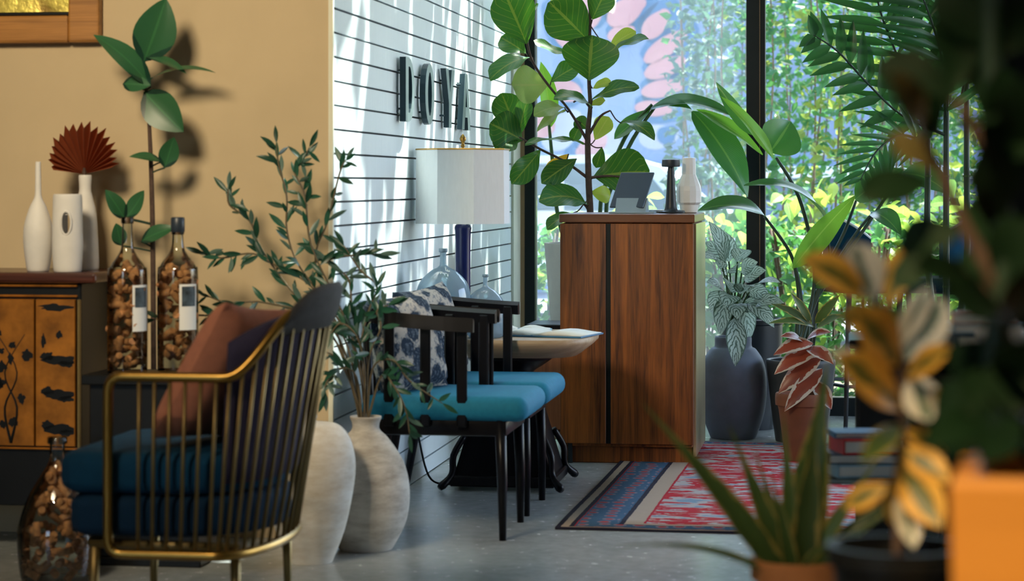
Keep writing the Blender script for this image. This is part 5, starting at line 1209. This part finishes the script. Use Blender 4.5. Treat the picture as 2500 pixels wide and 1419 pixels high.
t = empty('plant_stand', (vp.x, vp.y, 0), .2, 'black round plant stand under the variegated plant', 'stand')
G().lathe([(.10, hz0-.025), (.11, hz0-.02), (.11, hz0), (0, hz0)], 28).build('top', M['greyfurn'], t, 'auto')
G().tube([(0, 0, .02), (0, 0, hz0-.02)], .016, 10).build('column', M['greyfurn'], t); G().lathe([(.12, 0), (.12, .012), (.03, .025), (0, .025)], 28).build('foot', M['greyfurn'], t, 'auto')

# tall ochre planter with a dark leaved plant, closest to the camera
YO = 2.1; po = at(2318, 1168, YO); OZ = po.z; OR = -math.radians(14); OC = po+Matrix.Rotation(OR, 3, 'Z') @ Vector((.158, .158, 0)); OX = OC.x
dk = empty('dark_leaf_plant', (OX, OC.y, 0), 0, 'deep green large leaved plant in a tall ochre planter at the right front', 'plant')
g = G(); vs = []
for a, zz in ((.135, 0), (.157, OZ-.04), (.158, OZ-.008), (.155, OZ), (.135, OZ), (.130, OZ-.05)): vs += [(a*x, a*y, zz) for x, y in ((-1, -1), (1, -1), (1, 1), (-1, 1))]
fs = [(3, 2, 1, 0), (20, 21, 22, 23)]
for i in range(5):
    for k in range(4): fs.append((i*4+k, i*4+(k+1) % 4, (i+1)*4+(k+1) % 4, (i+1)*4+k))
g.add(vs, fs); g.move(Matrix.Rotation(OR, 4, 'Z')); g.build('planter', M['ochre'], dk, False)
G().box((0, 0, OZ-.045), (.25, .25, .02), OR).build('soil', M['soil'], dk)
YD = 2.25
wtube(dk, [Vector((OX, OC.y, OZ-.05)), at(2440, 1000, YD), at(2450, 700, YD), at(2430, 400, YD), at(2420, 100, YD), at(2420, -120, YD)], [.016, .015, .014, .013, .011, .010], M['stalk_dark'], 'trunk')
for pts in ([(2440, 700), (2360, 560), (2300, 430), (2250, 330)], [(2430, 420), (2370, 300), (2330, 240)], [(2445, 760), (2380, 690), (2310, 640)]):
    wtube(dk, [at(x, y, YD) for x, y in pts], [.010]+[.007]*(len(pts)-2)+[.005], M['bark'], 'branch', 7, 4)
dl = [((2340, 260), (2140, 150), 150, 'darkfig', (0, -1, .3)), ((2330, 230), (2330, 20), 150, 'darkfig', (.1, -1, .1)), ((2260, 340), (2170, 180), 90, 'litleaf', (.3, -1, .1)), ((2290, 420), (2170, 330), 80, 'litleaf', (.2, -1, .3)), ((2280, 440), (2090, 480), 110, 'darkfig', (0, -1, .4)), ((2360, 560), (2190, 600), 120, 'darkfig', (0, -1, .4)), ((2430, 420), (2480, 180), 150, 'darkfig', (0, -1, .1)),
      ((2430, 380), (2440, 160), 110, 'darkfig', (.2, -1, .1)), ((2440, 620), (2380, 480), 130, 'darkfig', (.1, -1, .2)), ((2440, 700), (2500, 520), 150, 'darkfig', (0, -1, .1)), ((2445, 760), (2300, 720), 130, 'darkfig', (0, -1, .4)), ((2450, 800), (2500, 660), 130, 'darkfig', (0, -1, .2)), ((2445, 830), (2330, 920), 140, 'darkfig', (0, -1, .3)), ((2450, 850), (2480, 1010), 150, 'darkfig', (0, -1, .2)), ((2440, 950), (2280, 1010), 130, 'darkfig', (0, -1, .4)),
      ((2450, 980), (2400, 1130), 140, 'darkfig', (0, -1, .3)), ((2310, 640), (2170, 690), 90, 'darkfig', (0, -1, .5)), ((2420, 120), (2290, -30), 140, 'darkfig', (0, -1, .2)), ((2420, 140), (2530, 20), 150, 'darkfig', (0, -1, .2)), ((2445, 900), (2540, 830), 150, 'darkfig', (0, -1, .2)), ((2430, 330), (2540, 380), 150, 'darkfig', (0, -1, .2)), ((2330, 330), (2430, 300), 80, 'darkfig', (0, -1, .4)), ((2350, 430), (2470, 470), 120, 'darkfig', (0, -1, .3)), ((2440, 1000), (2250, 1090), 90, 'darkfig', (0, -1, .5)),
      ((2400, 300), (2400, 90), 130, 'darkfig', (0, -1, .1)), ((2420, 560), (2420, 330), 150, 'darkfig', (.1, -1, .1)), ((2430, 720), (2370, 600), 140, 'darkfig', (0, -1, .2)), ((2440, 780), (2420, 960), 160, 'darkfig', (0, -1, .2)), ((2380, 700), (2230, 650), 100, 'darkfig', (0, -1, .4)), ((2300, 330), (2240, 250), 110, 'darkfig', (0, -1, .3)), ((2400, 960), (2310, 1110), 120, 'darkfig', (0, -1, .3)), ((2440, 900), (2360, 1010), 130, 'darkfig', (0, -1, .3))]
for b, t_, wp, m, nr in dl:
    leaf(dk, at(*b, YD), at(*t_, YD+vr.uniform(-.15, .05)), wp*YD/F*1.1, M[m], nr, bend=.06, fold=.2, shape='fiddle', wave=.02, nseg=9)

# ------------------------------------------------------------------ ceiling spots, out of view; all but the wall spot added to brighten
def spot(loc, aim, power, colr, size, lab, rad=.05, blend=.6):
    loc, aim = Vector(loc), Vector(aim); t = empty('ceiling_spotlight', loc, 0, lab, 'spotlight', 'ceiling spotlights'); d = (aim-loc).normalized()
    q = d.to_track_quat('-Z', 'Y').to_matrix().to_4x4()
    g = G(); g.lathe([(.052, -.05), (.055, -.05), (.055, .10), (.02, .11), (0, .11)], 20); g.move(q); g.build('shade', M['lamp_black'], t, 'auto')
    G().tube([(0, 0, .05), (0, 0, ZC-loc.z)], .008, 8).build('rod', M['lamp_black'], t)
    l = bpy.data.lights.new('spot', 'SPOT'); l.energy = power; l.color = colr; l.spot_size = math.radians(size); l.spot_blend = blend; l.shadow_soft_size = rad
    lo = bpy.data.objects.new('lamp_light', l); col.objects.link(lo); lo.location = d*.06; lo.rotation_euler = d.to_track_quat('-Z', 'Y').to_euler(); lo.parent = t
spot((-1.7, 4.2, 2.75), (-.95, 7.35, 1.35), 200, (1.0, .82, .56), 66, 'black ceiling spotlight aimed at the tan wall and cabinet', .38, 1.0)
spot((-.55, .35, 2.75), (.50, 2.15, .70), 190, (1.0, .70, .34), 24, 'unseen black ceiling spotlight added to warm up the ochre planter')  # added lamp giving the planter its warm glow
spot((-.25, 1.6, 2.75), (.40, 3.2, .80), 46, (1.0, .76, .48), 40, 'unseen black ceiling spotlight added to brighten the variegated plant')  # added lamp to bring up the foreground leaves
spot((-1.6, 3.4, 2.75), (-.75, 5.7, .5), 40, (1.0, .80, .56), 44, 'unseen black ceiling spotlight added to brighten the blue armchair')  # added lamp lifting the armchair and its cushion
